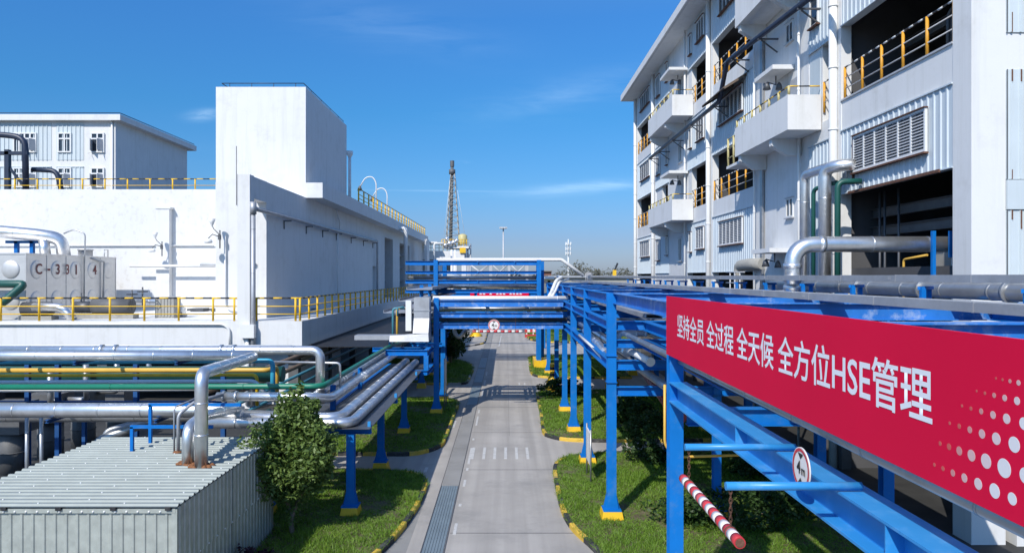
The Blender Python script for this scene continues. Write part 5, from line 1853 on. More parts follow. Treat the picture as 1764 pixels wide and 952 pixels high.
# stair strip (white) with doors on balconies
W_(26.5, 31.4, LOW, EAVE)
for z0, z1 in ((8.85, 9.62), (15.8, 16.6)):
    window(27.9, 28.6, z0, z1, 2, slats=False, rust=False, x=BXF - .02)
for z0 in (13.0 - .85, 17.6):
    MB().box(BXF - .02, 27.3, z0, BXF + .02, 28.2, z0 + 2.1).build('door', LOUVRE, RB)
for z0 in (10.2, 16.5):
    MB().box(BXF - .02, 45.0, z0, BXF + .02, 45.9, z0 + 2.1).build('door', LOUVRE, RB)
# narrow panel bay beside the drainpipe
for z0, z1 in ((4.0, 11.3), (14.75, 17.0), (17.9, EAVE)):
    panel(24.6, 26.5, z0, z1)
W_(24.6, 26.5, 11.3, 12.0)
W_(25.4, 26.5, 12.0, 14.75, x0=BXF + .02)
W_(24.6, 26.5, 17.0, 17.9)
window(25.5, 26.2, 15.6, 16.7, 1, slats=False, x=BXF - .1)
MB().box(BXF - .0, 25.55, 12.05, BXF + .04, 26.4, 14.6).build('door', CLADW, RB)
bay_rail(24.65, 25.35, 12.35, n=1)
# main near bay
for z0, z1 in ((11.4, 12.4), (17.0, 18.0)):
    W_(17.92, 23.9, z0, z1)
panel(17.92, 23.9, 9.27, 11.38)
panel(17.92, 23.9, 14.92, 17.0)
panel(17.92, 23.9, 20.5, EAVE)
window(18.95, 22.9, 9.83, 11.0, 6, x=BXF - .1)
mb = MB()
mb.box(BXF - .1, 22.93, 9.66, BXF - .02, 23.02, 11.02)
mb.box(BXF - .1, 18.4, 9.2, BXF - .03, 23.3, 9.28)
mb.build('rusty_edge', RUST, RB)
bay_rail(18.0, 23.8, 12.42, n=5)
MB().box(BXF - .05, 17.93, 12.38, BXF + .3, 23.9, 12.43).build('sill', LOUVRE, RB)
# front face
W_(17.2, 17.5, 0, EAVE, x0=BXB, x1=12.1)
for z0, z1 in ((4.2, 8.1), (8.85, 11.5), (12.4, 17.2)):
    mb = MB()
    mb.corrugated((12.1, 17.17, z0), (1, 0, 0), (0, 0, 1), (0, -1, 0), 8, z1 - z0, pitch=.22, top=.03, dep=.03, side=.012)
    mb.box(12.1, 17.18, z0, 20.1, 17.4, z1)
    mb.m = 1
    mb.m = 2
    for k in range(9):
        mb.box(12.1 + .44 * k - .012, 17.135, z0, 12.1 + .44 * k + .012, 17.142, z1)
    mb.m = 1
    for k in range(8):
        xx = 12.1 + .12 + .22 * k
        L = rng.uniform(.15, .7) if k % 2 else rng.uniform(.05, .3)
        mb.box(xx - .02, 17.138, z1 - L, xx + .02, 17.169, z1)
        if k % 3 == 0:
            mb.box(xx - .012, 17.138, z0, xx + .012, 17.169, z0 + rng.uniform(.2, .5))
    mb.build('cladding_panel', [CLADW, RUST, GREYM], RB)
W_(17.2, 17.5, 11.5, 12.4, x0=12.1, x1=20)
W_(17.2, 17.5, 17.2, EAVE, x0=12.1, x1=20)
W_(17.22, 17.5, 8.1, 8.85, x0=12.1, x1=20)
W_(17.1, 17.6, 0, 1.3, x0=12.3, x1=20)
wall.build('wall', WHITE, RB)
MB().box(12.1, 17.13, 8.12, 20, 17.19, 8.83).build('flashing', CLADW, RB)
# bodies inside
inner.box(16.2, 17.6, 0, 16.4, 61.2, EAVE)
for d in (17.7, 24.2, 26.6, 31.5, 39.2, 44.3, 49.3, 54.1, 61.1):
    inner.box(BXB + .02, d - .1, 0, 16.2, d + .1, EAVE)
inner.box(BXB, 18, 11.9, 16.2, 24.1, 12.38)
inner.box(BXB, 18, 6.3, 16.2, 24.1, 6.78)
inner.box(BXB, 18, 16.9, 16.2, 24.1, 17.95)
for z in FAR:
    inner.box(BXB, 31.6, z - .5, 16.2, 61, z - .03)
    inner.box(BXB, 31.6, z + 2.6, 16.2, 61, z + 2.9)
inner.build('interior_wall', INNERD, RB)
mb = MB()
for z in (8.6, 8.0):
    mb.ibeam((12.4, 18, z), (12.4, 24, z), .2, .3)
mb.ibeam((13.5, 18, 14.3), (13.5, 24, 14.3), .2, .3)
mb.split_build('interior_beam', GREYM, RB)
mb = MB()
for k in range(4):
    mb.tube([(13.0, 20.2 + k * .22, 12.4), (13.0, 20.2 + k * .22, 14.2), (13.0, 19 + k * .2, 14.5 + k * .07), (13, 18, 14.5 + k * .07)], .07, seg=8, bend=.2)
for y, z in ((22.5, 6.8), (22.8, 6.8), (21.7, 6.8)):
    mb.tube([(12.0, y, 4), (12.0, y, 9.2)], .04, seg=6)
mb.split_build('interior_pipe', DARKM, RB)
# white lagged box and yellow pipe in the open bay
t = thing('lagged_cabinet', 'white lagged box unit standing in the open bay of the balconied building', 'machine', (13, 18.8, 4))
mb = MB()
mb.box(12.3, 18.2, 4.0, 15, 20.4, 7.5)
mb.build('body', DULLW, t)
mb = MB()
for k in range(6):
    mb.cyl((12.0, 18.25 + k * .16, 4.2), (12.0, 18.25 + k * .16, 7.1), .055, seg=8)
mb.build('coil', WPIPE, t)
tag(MB().tube([(11.9, 18.05, 4.0), (11.9, 18.05, 7.5), (12.4, 18.05, 7.7)], .11, seg=10, bend=.2).build('yellow_pipe', YPIPE), 'yellow vertical pipe at the right edge of the open bay', 'pipe')
tag(MB().tube([(11.7, 20.9, 4.5), (11.7, 20.9, 7.0), (11.8, 19.9, 7.1)], .035, seg=8, bend=.1).build('yellow_pipe', YPIPE), 'thin yellow pipe with a bend in the middle of the open bay', 'pipe')
# roof
mb = MB()
mb.box(10.02, 16.0, EAVE, 30, 62.2, EAVE + .5)
mb.build('roof_slab', WHITE, RB)
mb = MB()
mb.box(10.1, 16.1, EAVE - .006, 10.2, 62.1, EAVE - .001)
mb.build('drip_edge', LOUVRE, RB)


def balcony(d0, d1, z0, z1, xo, label_group, rail=True, brackets=True):
    b = MB()
    b.box(xo, d0, z0, xo + .13, d1, z1)
    b.box(xo + .13, d0, z0, BXF - .03, d0 + .13, z1)
    b.box(xo + .13, d1 - .13, z0, BXF - .03, d1, z1)
    b.box(xo + .13, d0 + .13, z0 + .0, BXF - .03, d1 - .13, z0 + .16)
    ob = b.build('balcony', WHITE, RB)
    k = MB()
    for y in (d0 + (d1 - d0) * .32, d1 - .35):
        y0, y1 = y - .14, y + .14
        vs = [(BXF - .02, y0, z0 - .62), (BXF - .02, y0, z0), (xo + .08, y0, z0), (xo + .08, y0, z0 - .25), (BXF - .55, y0, z0 - .62),
              (BXF - .02, y1, z0 - .62), (BXF - .02, y1, z0), (xo + .08, y1, z0), (xo + .08, y1, z0 - .25), (BXF - .55, y1, z0 - .62)]
        k._add(vs, [(0, 4, 3, 2, 1), (5, 6, 7, 8, 9), (0, 5, 9, 4), (4, 9, 8, 3), (3, 8, 7, 2)])
    k.split_build('bracket', WHITE, ob)
    if rail:
        P = [(BXF - .05, d0 + .07, z1), (xo + .07, d0 + .07, z1), (xo + .07, d1 - .07, z1)]
        r = MB()
        for i in range(2):
            a, c = Vector(P[i]) + Vector((0, 0, .32)), Vector(P[i + 1]) + Vector((0, 0, .32))
            n = max(2, int((c - a).length / .35))
            for q in range(n):
                r.m = q % 2
                r.cyl(a + (c - a) * q / n, a + (c - a) * (q + 1) / n, .026, seg=8)
        r.build('hand_rail', [YELLOW, BLACK], ob)
        n = 6
        for q in range(n + 1):
            y = d0 + .07 + (d1 - d0 - .14) * q / n
            MB().cyl((xo + .07, y, z1), (xo + .07, y, z1 + .33), .05, seg=8).build('post', TANKY, ob)


balcony(25.4, 31.25, 11.75, 13.0, 10.07, '')
balcony(25.4, 31.25, 17.4, 18.65, 10.07, '')
balcony(42.8, 50.0, 16.2, 17.45, 10.0, '')
balcony(42.8, 50.0, 9.9, 11.15, 10.0, '')
# small open platform beside the nearer balcony
mb = MB()
mb.box(10.3, 31.3, 11.5, BXF, 33.2, 11.62)
ob = mb.build('platform', WHITE, RB)
mb = MB()
for (x, y) in ((10.35, 31.5), (10.35, 32.3), (10.35, 33.1)):
    mb.cyl((x, y, 11.6), (x, y, 12.9), .05, seg=8)
for z in (12.0, 12.45, 12.88):
    mb.cyl((10.35, 31.4, z), (10.35, 33.1, z), .025, seg=6)
mb.build('platform_rail', TANKY, ob)


def canopy(d0, d1, z, xo):
    c = MB().box(xo, d0, z, BXF - .02, d1, z + .17).build('canopy', WHITE, RB)
    l = MB()
    y = (d0 + d1) / 2
    l.tube([(BXF - .35, y, z), (BXF - .35, y, z - .35), (BXF - .7, y, z - .25)], .03, seg=6)
    l.lathe((BXF - .72, y, z - .55), [(.02, .3), (.1, .22), (.16, 0), (0, .02)], seg=10)
    l.lathe((BXF - .3, y - .2, z - .6), [(.03, .3), (.1, .2), (.14, 0), (0, .02)], seg=10)
    l.build('canopy_lamp', DARKM, c)


canopy(27.8, 29.85, 14.62, 10.43)
canopy(27.9, 30.0, 7.45, 10.35)
canopy(44.0, 46.6, 19.3, 10.1)
canopy(44.0, 46.6, 12.9, 10.1)
# brown awning over the middle window
ob = MB()._add([(BXF - .05, 33.2, 16.0), (BXF - .05, 37.2, 16.0), (10.2, 37.0, 15.35), (10.2, 33.4, 15.35), (BXF - .05, 33.2, 16.04), (BXF - .05, 37.2, 16.04), (10.2, 37.0, 15.39), (10.2, 33.4, 15.39)],
               [(0, 1, 2, 3), (7, 6, 5, 4), (0, 3, 7, 4), (3, 2, 6, 7), (2, 1, 5, 6)])
mb = MB()
vs = [(BXF - .05, 33.2, 16.0), (BXF - .05, 37.2, 16.0), (10.2, 37.0, 15.35), (10.2, 33.4, 15.35)]
mb._add(vs + [(a, b, c + .04) for a, b, c in vs], [(0, 1, 2, 3), (7, 6, 5, 4), (0, 3, 7, 4), (3, 2, 6, 7), (2, 1, 5, 6)])
for f in (0, .5, 1):
    y = 33.3 + f * 3.7
    mb.beam((BXF - .05, y, 15.95), (10.22, y, 15.32), .06, .08)
mb.build('awning', BROWN, RB)
# drain pipes and ducts on the wall
for y, r in ((54.0, .12), (39.2, .12), (31.9, .05), (29.0 - 1.95, .05), (24.2, .14), (61.4, .12), (44.3, .06)):
    mb = MB()
    mb.tube([(BXF - .16, y, 0), (BXF - .16, y, EAVE)], r, seg=10)
    for z in np.arange(1, 21, 2.1):
        mb.cyl((BXF - .16, y, z - .03), (BXF - .16, y, z + .03), r * 1.15, seg=10)
    mb.build('downpipe', WPIPE, RB)
MB().box(BXF - .14, 31.0, 0, BXF - .05, 31.25, EAVE).build('cable_riser', DSTEEL, RB)
GV = 'vertical pipes on the wall of the balconied building'
pipe('duct_pipe', 'silver vertical pipe on the wall that turns into the louvred bay, the left one', [(10.6, 25.2, 5.0), (10.6, 25.2, 10.1), (10.8, 23.4, 10.15), (BXF + .1, 23.2, 10.15)], .17, STEEL, bend=.3, bands=1.3, group=GV)
pipe('duct_pipe', 'silver vertical pipe on the wall that turns into the louvred bay, the right one', [(10.55, 23.5, 5.0), (10.55, 23.5, 10.05), (10.8, 22.97, 10.1), (BXF + .1, 22.9, 10.1)], .2, STEEL, bend=.3, bands=1.3, group=GV)
pipe('green_pipe', 'thin green vertical pipe between the silver pipes on the wall', [(10.6, 24.5, 5.0), (10.6, 24.5, 9.5), (10.9, 23.4, 9.6)], .07, DGREEN, bend=.2, group=GV)
pipe('green_pipe', 'green vertical pipe nearest the open bay of the balconied building', [(10.5, 22.5, 5.0), (10.5, 22.5, 9.5), (11.2, 22.4, 9.5)], .09, DGREEN, bend=.25, group=GV)
t = thing('fume_pipe', 'dark blue pipe slanting along the upper front of the balconied building on brackets', 'pipe', (10.6, 35, 15))
MB().tube([(10.55, 22.0, 16.0), (10.55, 33.9, 16.75), (10.6, 35.3, 15.2), (10.6, 52.4, 15.2)], .115, seg=10, bend=.35, bands=3).build('pipe', NAVY, t)
mb = MB()
for y, z in ((25.5, 16.1), (29.5, 16.35), (33, 16.55), (36, 15.1), (40.5, 15.1), (45, 15.1), (49, 15.1), (52, 15.1)):
    mb.beam((BXF, y, z), (10.45, y, z), .06, .06)
    mb.beam((BXF - .03, y, z - .55), (10.6, y, z - .05), .05, .05)
mb.split_build('bracket', DARKM, t)
pipe('exhaust_duct', 'weathered grey duct bend low on the wall of the balconied building', [(10.9, 33.2, 6.0), (10.9, 33.2, 7.0), (10.95, 31.8, 7.05), (11.2, 31.0, 7.05)], .26, DULLW, bend=.3)
mb = MB()
for y in (32.2, 32.9, 33.6):
    mb.cyl((10.6, y, 4.6), (10.6, y, 6.7), .03, seg=6)
for z in (6.2, 6.7):
    mb.cyl((10.6, 31.6, z), (10.6, 34.2, z), .03, seg=6)
tag(mb.build('hand_rail', LOUVRE), 'grey tube rail below the weathered duct bend', 'railing')

# ------------------------------------------------------------------ notice boards, bollards, barriers
t = thing('notice_board', 'white notice board on two grey posts at the lawn edge by the tall rack', 'notice board', (2.62, 22.6, .1))
MB().box(2.60, 22.05, .62, 2.64, 23.0, 1.62).build('board', STRIPEW, t)
for y in (22.0, 23.05):
    MB().cyl((2.62, y, .05), (2.62, y, 1.75), .03, seg=8).build('post', DSTEEL, t)
t = thing('notice_board', 'grey notice board beside the left leg of the near bridge', 'notice board', (-2.95, 34.4, .1))
MB().box(-2.97, 33.9, .9, -2.93, 34.9, 2.5).build('board', LOUVRE, t)
for y in (33.9, 34.9):
    MB().cyl((-2.95, y, .05), (-2.95, y, 2.6), .03, seg=8).build('post', DSTEEL, t)


def striped_post(name, label, x, y, h, r, flare, group=None):
    t = thing(name, label, 'bollard', (x, y, 0), group)
    mb = MB()
    mb.lathe((x, y, 0), [(flare, 0), (flare * .95, .25), (r * 1.5, h * .5), (r, h * .55)], seg=4)
    mb.build('base', YELLOW, t)
    mb = MB()
    for k in range(4):
        mb.m = (k + 1) % 2
        z0, z1 = h * .5 + h * .5 * k / 4, h * .5 + h * .5 * (k + 1) / 4
        mb.cyl((x, y, z0), (x, y, z1), r, seg=12)
    mb.build('post', [YELLOW, BLACK], t)


striped_post('bollard', 'yellow and black striped bollard with a flared base on the right side road', 2.65, 40.8, 1.5, .14, .42)
striped_post('bollard', 'yellow bollard under the left end of the striped height bar on the road', xat(820, 76), 76, 1.0, .25, .7)
striped_post('bollard', 'yellow and black striped bollard in the shade behind the tall rack', 6.2, 41.5, 1.5, .14, .42)
t = thing('road_barrier', 'small red and white barrier on the farthest lawn', 'barrier', (xat(914, 76), 76, 0))
mb = MB()
for k in range(6):
    mb.m = k % 2
    mb.box(xat(904, 76) + k * .28, 75.95, .55, xat(904, 76) + (k + 1) * .28, 76.05, .85)
mb.build('board', [RED, STRIPEW], t)
mb = MB()
for x in (2.2, 2.9, 3.4):
    mb.beam((x, 76.1, 0), (x, 76.1, 1.5), .12, .12, up=(0, 1, 0))
mb.m = 1
mb.box(2.0, 75.9, 0, 3.6, 76.2, .3)
mb.build('stand', [STRIPEW, RED], t)

# ------------------------------------------------------------------ vegetation
TR = thing('small_tree', 'small dense evergreen tree with a forked pale trunk beside the metal shed', 'tree', (-5.35, 17.7, 0))
mb = MB()
mb.tube([(-5.32, 17.7, 0), (-5.36, 17.7, .35), (-5.33, 17.72, .62)], .065, seg=8)
mb.tube([(-5.33, 17.72, .55), (-5.5, 17.7, .95), (-5.55, 17.75, 1.6), (-5.5, 17.7, 2.4)], .045, seg=7)
mb.tube([(-5.33, 17.72, .55), (-5.2, 17.75, .9), (-5.1, 17.65, 1.5), (-5.15, 17.7, 2.6), (-5.2, 17.7, 3.3)], .045, seg=7)
mb.tube([(-5.2, 17.75, .9), (-4.95, 17.6, 1.3), (-4.75, 17.5, 1.9)], .025, seg=6)
mb.tube([(-5.5, 17.7, .95), (-5.75, 17.65, 1.3), (-5.95, 17.6, 1.8)], .025, seg=6)
mb.build('trunk', BARK, TR)
cp = np.concatenate([crown_points(13000, (-5.34, 17.7, 2.1), (1.06, 1.0, 1.1), 90, .35, .34), crown_points(4600, (-5.28, 17.7, 2.85), (.68, .65, .8), 36, .4, .33), crown_points(2200, (-5.4, 17.7, 1.42), (.85, .7, .42), 22, .4, .33), crown_points(160, (-5.2, 17.7, 3.62), (.18, .2, .35), 6, .2, .5), crown_points(500, (-4.5, 17.6, 1.9), (.3, .4, .7), 9, .4, .5)])
np_mesh('crown', leaf_quads(cp, .066, .35, .42), 4, LEAF, (0, 0, 0), parent=TR)
np_mesh('suckers', leaf_quads(crown_points(260, (-5.33, 17.7, .5), (.2, .2, .5), 14, .3, .3), .05, .3, .45), 4, LEAF, (0, 0, 0), parent=TR)


def shrub(label, c, rad, n, size, m, lumps=36, name='shrub', group=None, stem=True):
    t = thing(name, label, 'shrub', (c[0], c[1], .08), group)
    P = crown_points(n, c, rad, lumps, .6, .3)
    P = P[P[:, 2] > .08]
    np_mesh('foliage', leaf_quads(P, size, .3, .5), 4, m, (0, 0, 0), parent=t)
    if stem:
        mb = MB()
        for k in range(4):
            mb.tube([(c[0] + .04 * k - .06, c[1], .0), (c[0] + rad[0] * .4 * math.cos(k * 1.7), c[1] + rad[1] * .4 * math.sin(k * 1.7), c[2] + .1 * rad[2])], .018, seg=5)
        mb.build('stem', BARK, t)


shrub('purple leaved low shrub at the foot of the metal shed', (-5.55, 15.3, .32), (.5, .6, .38), 1100, .05, LEAFP)
GS = 'clipped shrubs under the tall rack'
shrub('rounded dark shrub beyond the side road, behind the second tall column', (5.3, 29.6, .8), (1.0, .9, .8), 3000, .075, LEAFD, group=GS)
shrub('rounded dark shrub beside the side road, left of the near post', (5.0, 24.6, .85), (.95, .9, .9), 3200, .07, LEAFD, group=GS)
shrub('long low dark hedge behind the hanging striped bar', (6.1, 18.4, .55), (2.3, 1.0, .6), 5200, .065, LEAFD, 60, name='hedge', group=GS)
shrub('low dark hedge under the first beams at the far side of the lawn', (3.2, 38.2, .5), (1.4, .8, .5), 2400, .08, LEAFD, name='hedge', group=GS)
shrub('small shrub at the far end of the lawn beneath the rack beneath the banner', (8.0, 22.8, .6), (.9, .8, .6), 1800, .07, LEAFD, group=GS)
shrub('rounded dark shrub left of the road near the far bridge', (-4.4, 56.2, .9), (1.1, 1.0, .95), 2600, .1, LEAFD)


def tree(label, x, y, h, rad, n, size, m, trunk_r=.12, base=.35, lumps=50, group=None, name='tree', lr=.28, fill=.5):
    t = thing(name, label, 'tree', (x, y, 0), group)
    cz = h * (base + (1 - base) / 2)
    rz = h * (1 - base) / 2
    np_mesh('crown', leaf_quads(crown_points(n, (x, y, cz), (rad, rad, rz), lumps, fill, lr), size, .3, .5), 4, m, (0, 0, 0), parent=t)
    mb = MB()
    mb.cyl((x, y, 0), (x, y, cz), trunk_r, trunk_r * .5, seg=8)
    for k in range(7):
        a = k * 2.4
        z0 = h * base * (.8 + .08 * k)
        mb.cyl((x, y, z0), (x + rad * .7 * math.cos(a), y + rad * .7 * math.sin(a), z0 + rz * .8), trunk_r * .35, trunk_r * .12, seg=5)
    mb.build('trunk', BARK, t)


tree('dark leafy tree behind the left leg of the near bridge', -4.1, 52.5, 3.9, 1.35, 3600, .11, LEAFD, base=.2)
GW = 'bare trees on the horizon'
for k, (px, y, h, rad, lb) in enumerate(((988, 210, 11, 5, 'loose pale tree on the horizon next to the telecom mast'), (1026, 230, 10.5, 4, 'slim loose tree on the horizon in the middle of the skyline gap'), (1075, 220, 9.5, 6, 'wide thin tree on the horizon next to the balconied building'), (1050, 260, 10, 6, 'thin grey tree on the horizon behind the slanted boom'), (1005, 240, 9, 6, 'low thin tree on the horizon between the two taller ones'))):
    tree(lb, xat(px, y), y, h, rad, 900, .30, LEAFB, .18, .25, 40, GW, lr=.33, fill=.3)
# far wood as one mass along the horizon
N = 26000
th = nrg.uniform(-1.15, 1.15, N)
dist = nrg.uniform(240, 330, N)
x, y = dist * np.sin(th), dist * np.cos(th)
hh = 5.0 + 2.4 * np.sin(th * 37) + 1.7 * np.sin(th * 83 + 1) + 1.2 * np.sin(th * 191)
z = nrg.uniform(0, 1, N) ** .8 * np.maximum(1.5, hh)
tag(np_mesh('far_wood', leaf_quads(np.stack([x, y, z], 1), .75, .2, .55), 4, LEAFB, (0, 280, 0)), kind='stuff')

# ------------------------------------------------------------------ far plant
FB = thing('plant_building', 'distant white plant building with a roof railing behind the far bridge', 'building', (-9, 110, 0))
D = 108
mb = MB()
mb.box(xat(700, D), D, zat(447, D), xat(800, D), D + 14, zat(432, D))
for px in (703, 724, 736, 757, 783, 799):
    mb.box(xat(px, D) - .35, D + .1, 0, xat(px, D) + .35, D + .8, zat(447, D))
mb.box(xat(700, D), D + 6, 0, xat(776, D), D + 6.4, zat(447, D))
mb.build('wall', WHITE, FB)
mb = MB()
mb.box(xat(700, D), D + 1, zat(470, D), xat(800, D), D + 6, zat(468, D))
mb.build('floor_slab', DULLW, FB)
mb = MB()
z = zat(432, D)
for k in range(15):
    x = xat(700, D) + k * .62
    mb.cyl((x, D + .2, z), (x, D + .2, z + 1.3), .05, seg=6)
for q in (.5, .9, 1.3):
    mb.cyl((xat(700, D), D + .2, z + q), (xat(796, D), D + .2, z + q), .04, seg=6)
mb.build('roof_railing', TANKY, FB)
mb = MB()
mb.tube([(xat(748, 100), 100, 0), (xat(748, 100), 100, zat(419, 100)), (xat(765, 100), 100, zat(419, 100))], .13, seg=8, bend=.3)
mb.tube([(xat(778, 102), 102, 0), (xat(778, 102), 102, zat(430, 102))], .16, seg=8)
mb.tube([(xat(784, 102), 102, 0), (xat(784, 102), 102, zat(430, 102))], .12, seg=8)
mb.split_build('standpipe', WPIPE, FB)
TANKP = mat('pale_lattice', (.40, .37, .31), .7, var=.15, scale=1)
FL = thing('flare_tower', 'tall slim lattice flare tower on the distant plant building', 'tower', (xat(781, 112), 112, zat(432, 112)))
D = 112
zb, zt = zat(426, D), zat(300, D)
cxf = xat(780, D)
cz = [zb + (zt - zb) * k / 12 for k in range(13)]
hw = [1.1 * (1 - .72 * k / 12) for k in range(13)]
mb = MB()
for k in range(12):
    a, b = hw[k], hw[k + 1]
    A = [(cxf + sx * a, D + sy * a, cz[k]) for sx, sy in ((-1, -1), (1, -1), (1, 1), (-1, 1))]
    B = [(cxf + sx * b, D + sy * b, cz[k + 1]) for sx, sy in ((-1, -1), (1, -1), (1, 1), (-1, 1))]
    for i in range(4):
        mb.cyl(A[i], B[i], .06, seg=5)
        mb.cyl(A[i], B[(i + 1) % 4], .03, seg=5)
        mb.cyl(B[i], B[(i + 1) % 4], .03, seg=5)
mb.build('lattice', TANKP, FL)
MB().cyl((cxf - .35, D, zb), (cxf - .1, D, zat(285, D)), .28, .25, seg=10).cyl((cxf - .1, D, zat(300, D)), (cxf - .1, D, zat(292, D)), .5, seg=10).build('flare_pipe', GREYM, FL)
MB().cyl((cxf - .1, D, zat(287, D)), (cxf - .1, D, zat(277, D)), .33, seg=10, caps=False).build('flare_tip', GREYM, FL)
for s in (-1, 1):
    MB().cyl((cxf + s * .4, D, zat(305, D)), (cxf + s * 1.9 + .3, D, zb), .025, seg=4).build('guy_wire', WPIPE, FL)
PT = thing('process_tank', 'cream round tank on the platform beside the flare tower', 'tank', (xat(797, 110), 110, zat(428, 110)))
D = 110
MB().lathe((xat(797, D), D, zat(421, D)), [(.68, 0), (.7, .05), (.7, 1.35), (.5, 1.55), (.12, 1.65), (0, 1.65)], seg=20).build('shell', TANKY, PT)
PF = thing('platform', 'white raised platform with yellow rails and valves round the foot of the flare tower', 'platform', (xat(785, 109), 109, zat(428, 109)))
D = 109
MB().box(xat(766, D), D - 1, zat(428, D), xat(808, D), D + 4, zat(424, D)).build('slab', WHITE, PF)
mb = MB()
for k in range(10):
    x = xat(762, D) + k * .42
    mb.cyl((x, D - 1, zat(424, D)), (x, D - 1, zat(413, D)), .05, seg=6)
for q in (413, 418):
    mb.cyl((xat(762, D), D - 1, zat(q, D)), (xat(808, D), D - 1, zat(q, D)), .05, seg=6)
mb.build('platform_rail', YELLOW, PF)
mb = MB()
for (px, py, r) in ((768, 423, .35), (776, 420, .45), (783, 418, .4), (788, 415, .3), (771, 412, .3)):
    mb.lathe((xat(px, D), D - 1.2, zat(py, D) - r), [(0, 0), (r * .8, r * .3), (r, r), (r * .8, r * 1.7), (0, r * 2)], seg=10)
mb.split_build('valve', STEEL, PF)
MB().box(xat(793, D), D - 1.3, zat(436, D), xat(803, D), D - 1.1, zat(427, D)).build('sign_plate', YELLOW, PF)
mb = MB()
for px in (801, 806, 811):
    mb.cyl((xat(px, D), D, 0), (xat(px, D), D, zat(420, D)), .09, seg=6)
for k in range(8):
    mb.cyl((xat(801, D), D, 1 + k * 1.3), (xat(811, D), D, 2.2 + k * 1.3), .06, seg=5)
mb.build('stair_frame', DSTEEL, PF)
HS = thing('gable_shed', 'small distant shed with a pale blue gable roof seen through the far bridge', 'shed', (xat(768, 95), 95, 0))
D = 95
MB().box(xat(755, D), D, 0, xat(781, D), D + 8, zat(482, D)).build('wall', WHITE, HS)
mb = MB()
mb.extrude([(-2.3, 0), (2.3, 0), (0, 1.25)], ((xat(755, D) + xat(781, D)) / 2, D - .3, zat(482, D)), ((xat(755, D) + xat(781, D)) / 2, D + 8.3, zat(482, D)))
mb.build('roof', CLAD, HS)
# truss pipe bridge with white cross bracing
TB = thing('truss_bridge', 'distant white truss pipe bridge with crossed braces behind the far blue bridge', 'pipe bridge', (0, 76, 0))
D = 76
z0, z1 = zat(483, D), zat(453, D)
xs = [xat(p, D) for p in (806, 845, 877, 908)]
mb = MB()
for x in xs:
    mb.box(x - .14, D, z0, x + .14, D + .25, z1)
    mb.box(x - .14, D + 3, z0, x + .14, D + 3.25, z1)
mb.split_build('post', LOUVRE, TB)
mb = MB()
for a, b in zip(xs, xs[1:]):
    for y in (D + .1, D + 3.1):
        mb.cyl((a, y, z0), (b, y, z1), .06, seg=6)
        mb.cyl((a, y, z1), (b, y, z0), .06, seg=6)
mb.split_build('brace', LOUVRE, TB)
mb = MB()
for y in (D + .1, D + 3.1):
    mb.box(xs[0] - 6, y - .1, z1 - .05, xs[-1] + .6, y + .1, z1 + .25)
    mb.box(xs[0] - 6, y - .1, z0 - .3, xs[-1] + 3, y + .1, z0)
mb.split_build('chord', DARKM, TB)
MB().box(xs[-1] + 2.2, D, 0, xs[-1] + 2.5, D + .3, z0).box(xs[0] - 4, D, 0, xs[0] - 3.7, D + .3, z0).split_build('leg', DARKM, TB)
pipe('clad_pipe', 'silver pipe along the bottom of the distant truss bridge', [(xs[0] - 6, D + 1.5, z0 + .2), (xs[-1] + 3, D + 1.5, z0 + .2)], .22, STEEL, bands=2)
t = thing('banner', 'small distant red banner on a pipe bridge beyond the far blue bridge', 'banner', (xat(862, 64), 64, 4.8))
D = 64
mb = MB()
mb.box(xat(810, D), D, zat(510, D), xat(817, D), D + .04, zat(501, D))
mb.box(xat(822, D), D, zat(510, D), xat(911, D), D + .04, zat(501, D))
mb.m = 1
x = xat(826, D)
while x < xat(896, D):
    if rng.random() < .82:
        mb.box(x, D - .006, zat(507, D), x + .22, D - .001, zat(505.5, D))
        mb.box(x + .07, D - .006, zat(505.5, D), x + .14, D - .001, zat(502.5, D))
    x += .3
mb.build('sheet', [BANNER, INKW], t)
t = thing('banner_beam', 'blue beam carrying the small distant red banner', 'beam', (0, 64.2, 4.6))
MB().ibeam((-6, 64.3, 4.85), (5, 64.3, 4.85), .2, .3).build('beam', BLUE, t)
for x in (-5.2, 3.4):
    MB().ibeam((x, 64.4, 0), (x, 64.4, 4.8), .3, .3, up=(0, 1, 0)).build('post', BLUE, t)
# light mast, telecom tower, boom, far roofs
LM = thing('light_mast', 'slim distant floodlight mast with a ring of lamps against the sky', 'light mast', (xat(867, 150), 150, 0))
D = 150
MB().cyl((xat(867, D), D, 0), (xat(867, D), D, zat(392, D)), .24, .13, seg=8).build('pole', LOUVRE, LM)
mb = MB()
for k in range(6):
    a = k * math.pi / 3
    mb.box(xat(867, D) + .6 * math.cos(a) - .22, D + .6 * math.sin(a) - .22, zat(394, D), xat(867, D) + .6 * math.cos(a) + .22, D + .6 * math.sin(a) + .22, zat(391, D))
mb.cyl((xat(867, D), D, zat(393.5, D)), (xat(867, D), D, zat(392, D)), .7, seg=12)
mb.build('lamp_ring', LOUVRE, LM)
TM = thing('telecom_mast', 'distant telecom mast with three rings of antennas on the horizon', 'telecom mast', (xat(979, 250), 250, 0))
D = 250
MB().cyl((xat(979, D), D, 0), (xat(979, D), D, zat(412, D)), .5, .18, seg=8).build('pole', WPIPE, TM)
mb = MB()
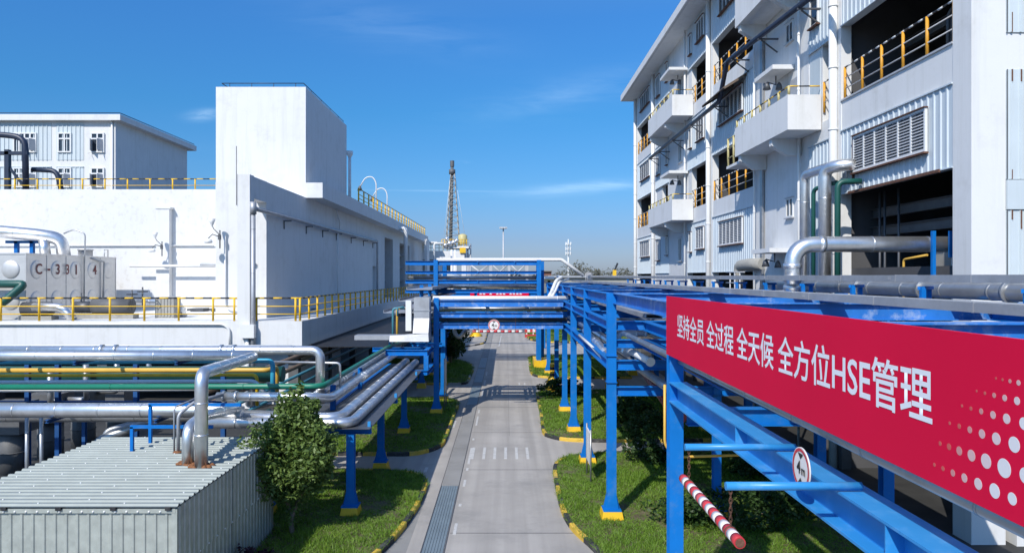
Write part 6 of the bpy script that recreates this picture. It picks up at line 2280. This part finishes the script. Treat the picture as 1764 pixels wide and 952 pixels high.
for py in (420, 428, 436):
    mb.cyl((xat(979, D), D, zat(py + 1, D)), (xat(979, D), D, zat(py, D)), .9, seg=10)
    for k in range(6):
        a = k * math.pi / 3 + .3
        mb.box(xat(979, D) + .95 * math.cos(a) - .16, D + .95 * math.sin(a) - .16, zat(py + 3, D), xat(979, D) + .95 * math.cos(a) + .16, D + .95 * math.sin(a) + .16, zat(py - 3, D))
mb.build('antenna_ring', WPIPE, TM)
CR = thing('boom_crane', 'slanted dark boom with a yellow base on the horizon left of the balconied building', 'crane', (xat(1058, 150), 150, 0))
D = 150
MB().beam((xat(1058, D), D, zat(468, D)), (xat(1064, D), D, zat(453, D)), .35, .35).build('boom', BLACK, CR)
MB().beam((xat(1057, D), D, 0), (xat(1058.5, D), D, zat(465, D)), .8, .7).build('base', YELLOW, CR)
FR = thing('warehouse', 'long low grey roofed warehouse on the horizon between the bridge and the balconied building', 'building', (16, 130, 0))
D = 130
MB().box(xat(945, D), D, 0, xat(1400, D), D + 30, zat(478, D)).build('wall', DULLW, FR)
MB().box(xat(944, D), D - .5, zat(478, D), xat(1402, D), D + 30.5, zat(474.5, D)).build('roof', TRAYM, FR)
FR2 = thing('brick_house', 'small distant brown red building just right of the far bridge', 'building', (xat(945, 170), 170, 0))
D = 170
MB().box(xat(937, D), D, 0, xat(950, D), D + 6, zat(468, D)).build('wall', mat('brick', (.20, .09, .065), .9, var=.15, scale=2), FR2)
MB().box(xat(936, D), D - .4, zat(468, D), xat(951, D), D + 6.4, zat(466.5, D)).build('roof', BROWN, FR2)
mb = MB()
D = 90
for k in range(5):
    x = xat(1009 + k * 2.6, D)
    mb.tube([(x, D + k * .4, 5.6), (x, D + k * .4, 6.9 + .1 * (k % 3)), (x + .22, D + k * .4, 6.9 + .1 * (k % 3)), (x + .22, D + k * .4, 5.6)], .05, seg=6)
mb.box(xat(1003, D), D - .2, 0, xat(1026, D), D + 2.4, 5.6)
tag(mb.build('vent_manifold', LOUVRE), 'cluster of thin white vent pipes on the horizon right of the far bridge', 'vent pipes')
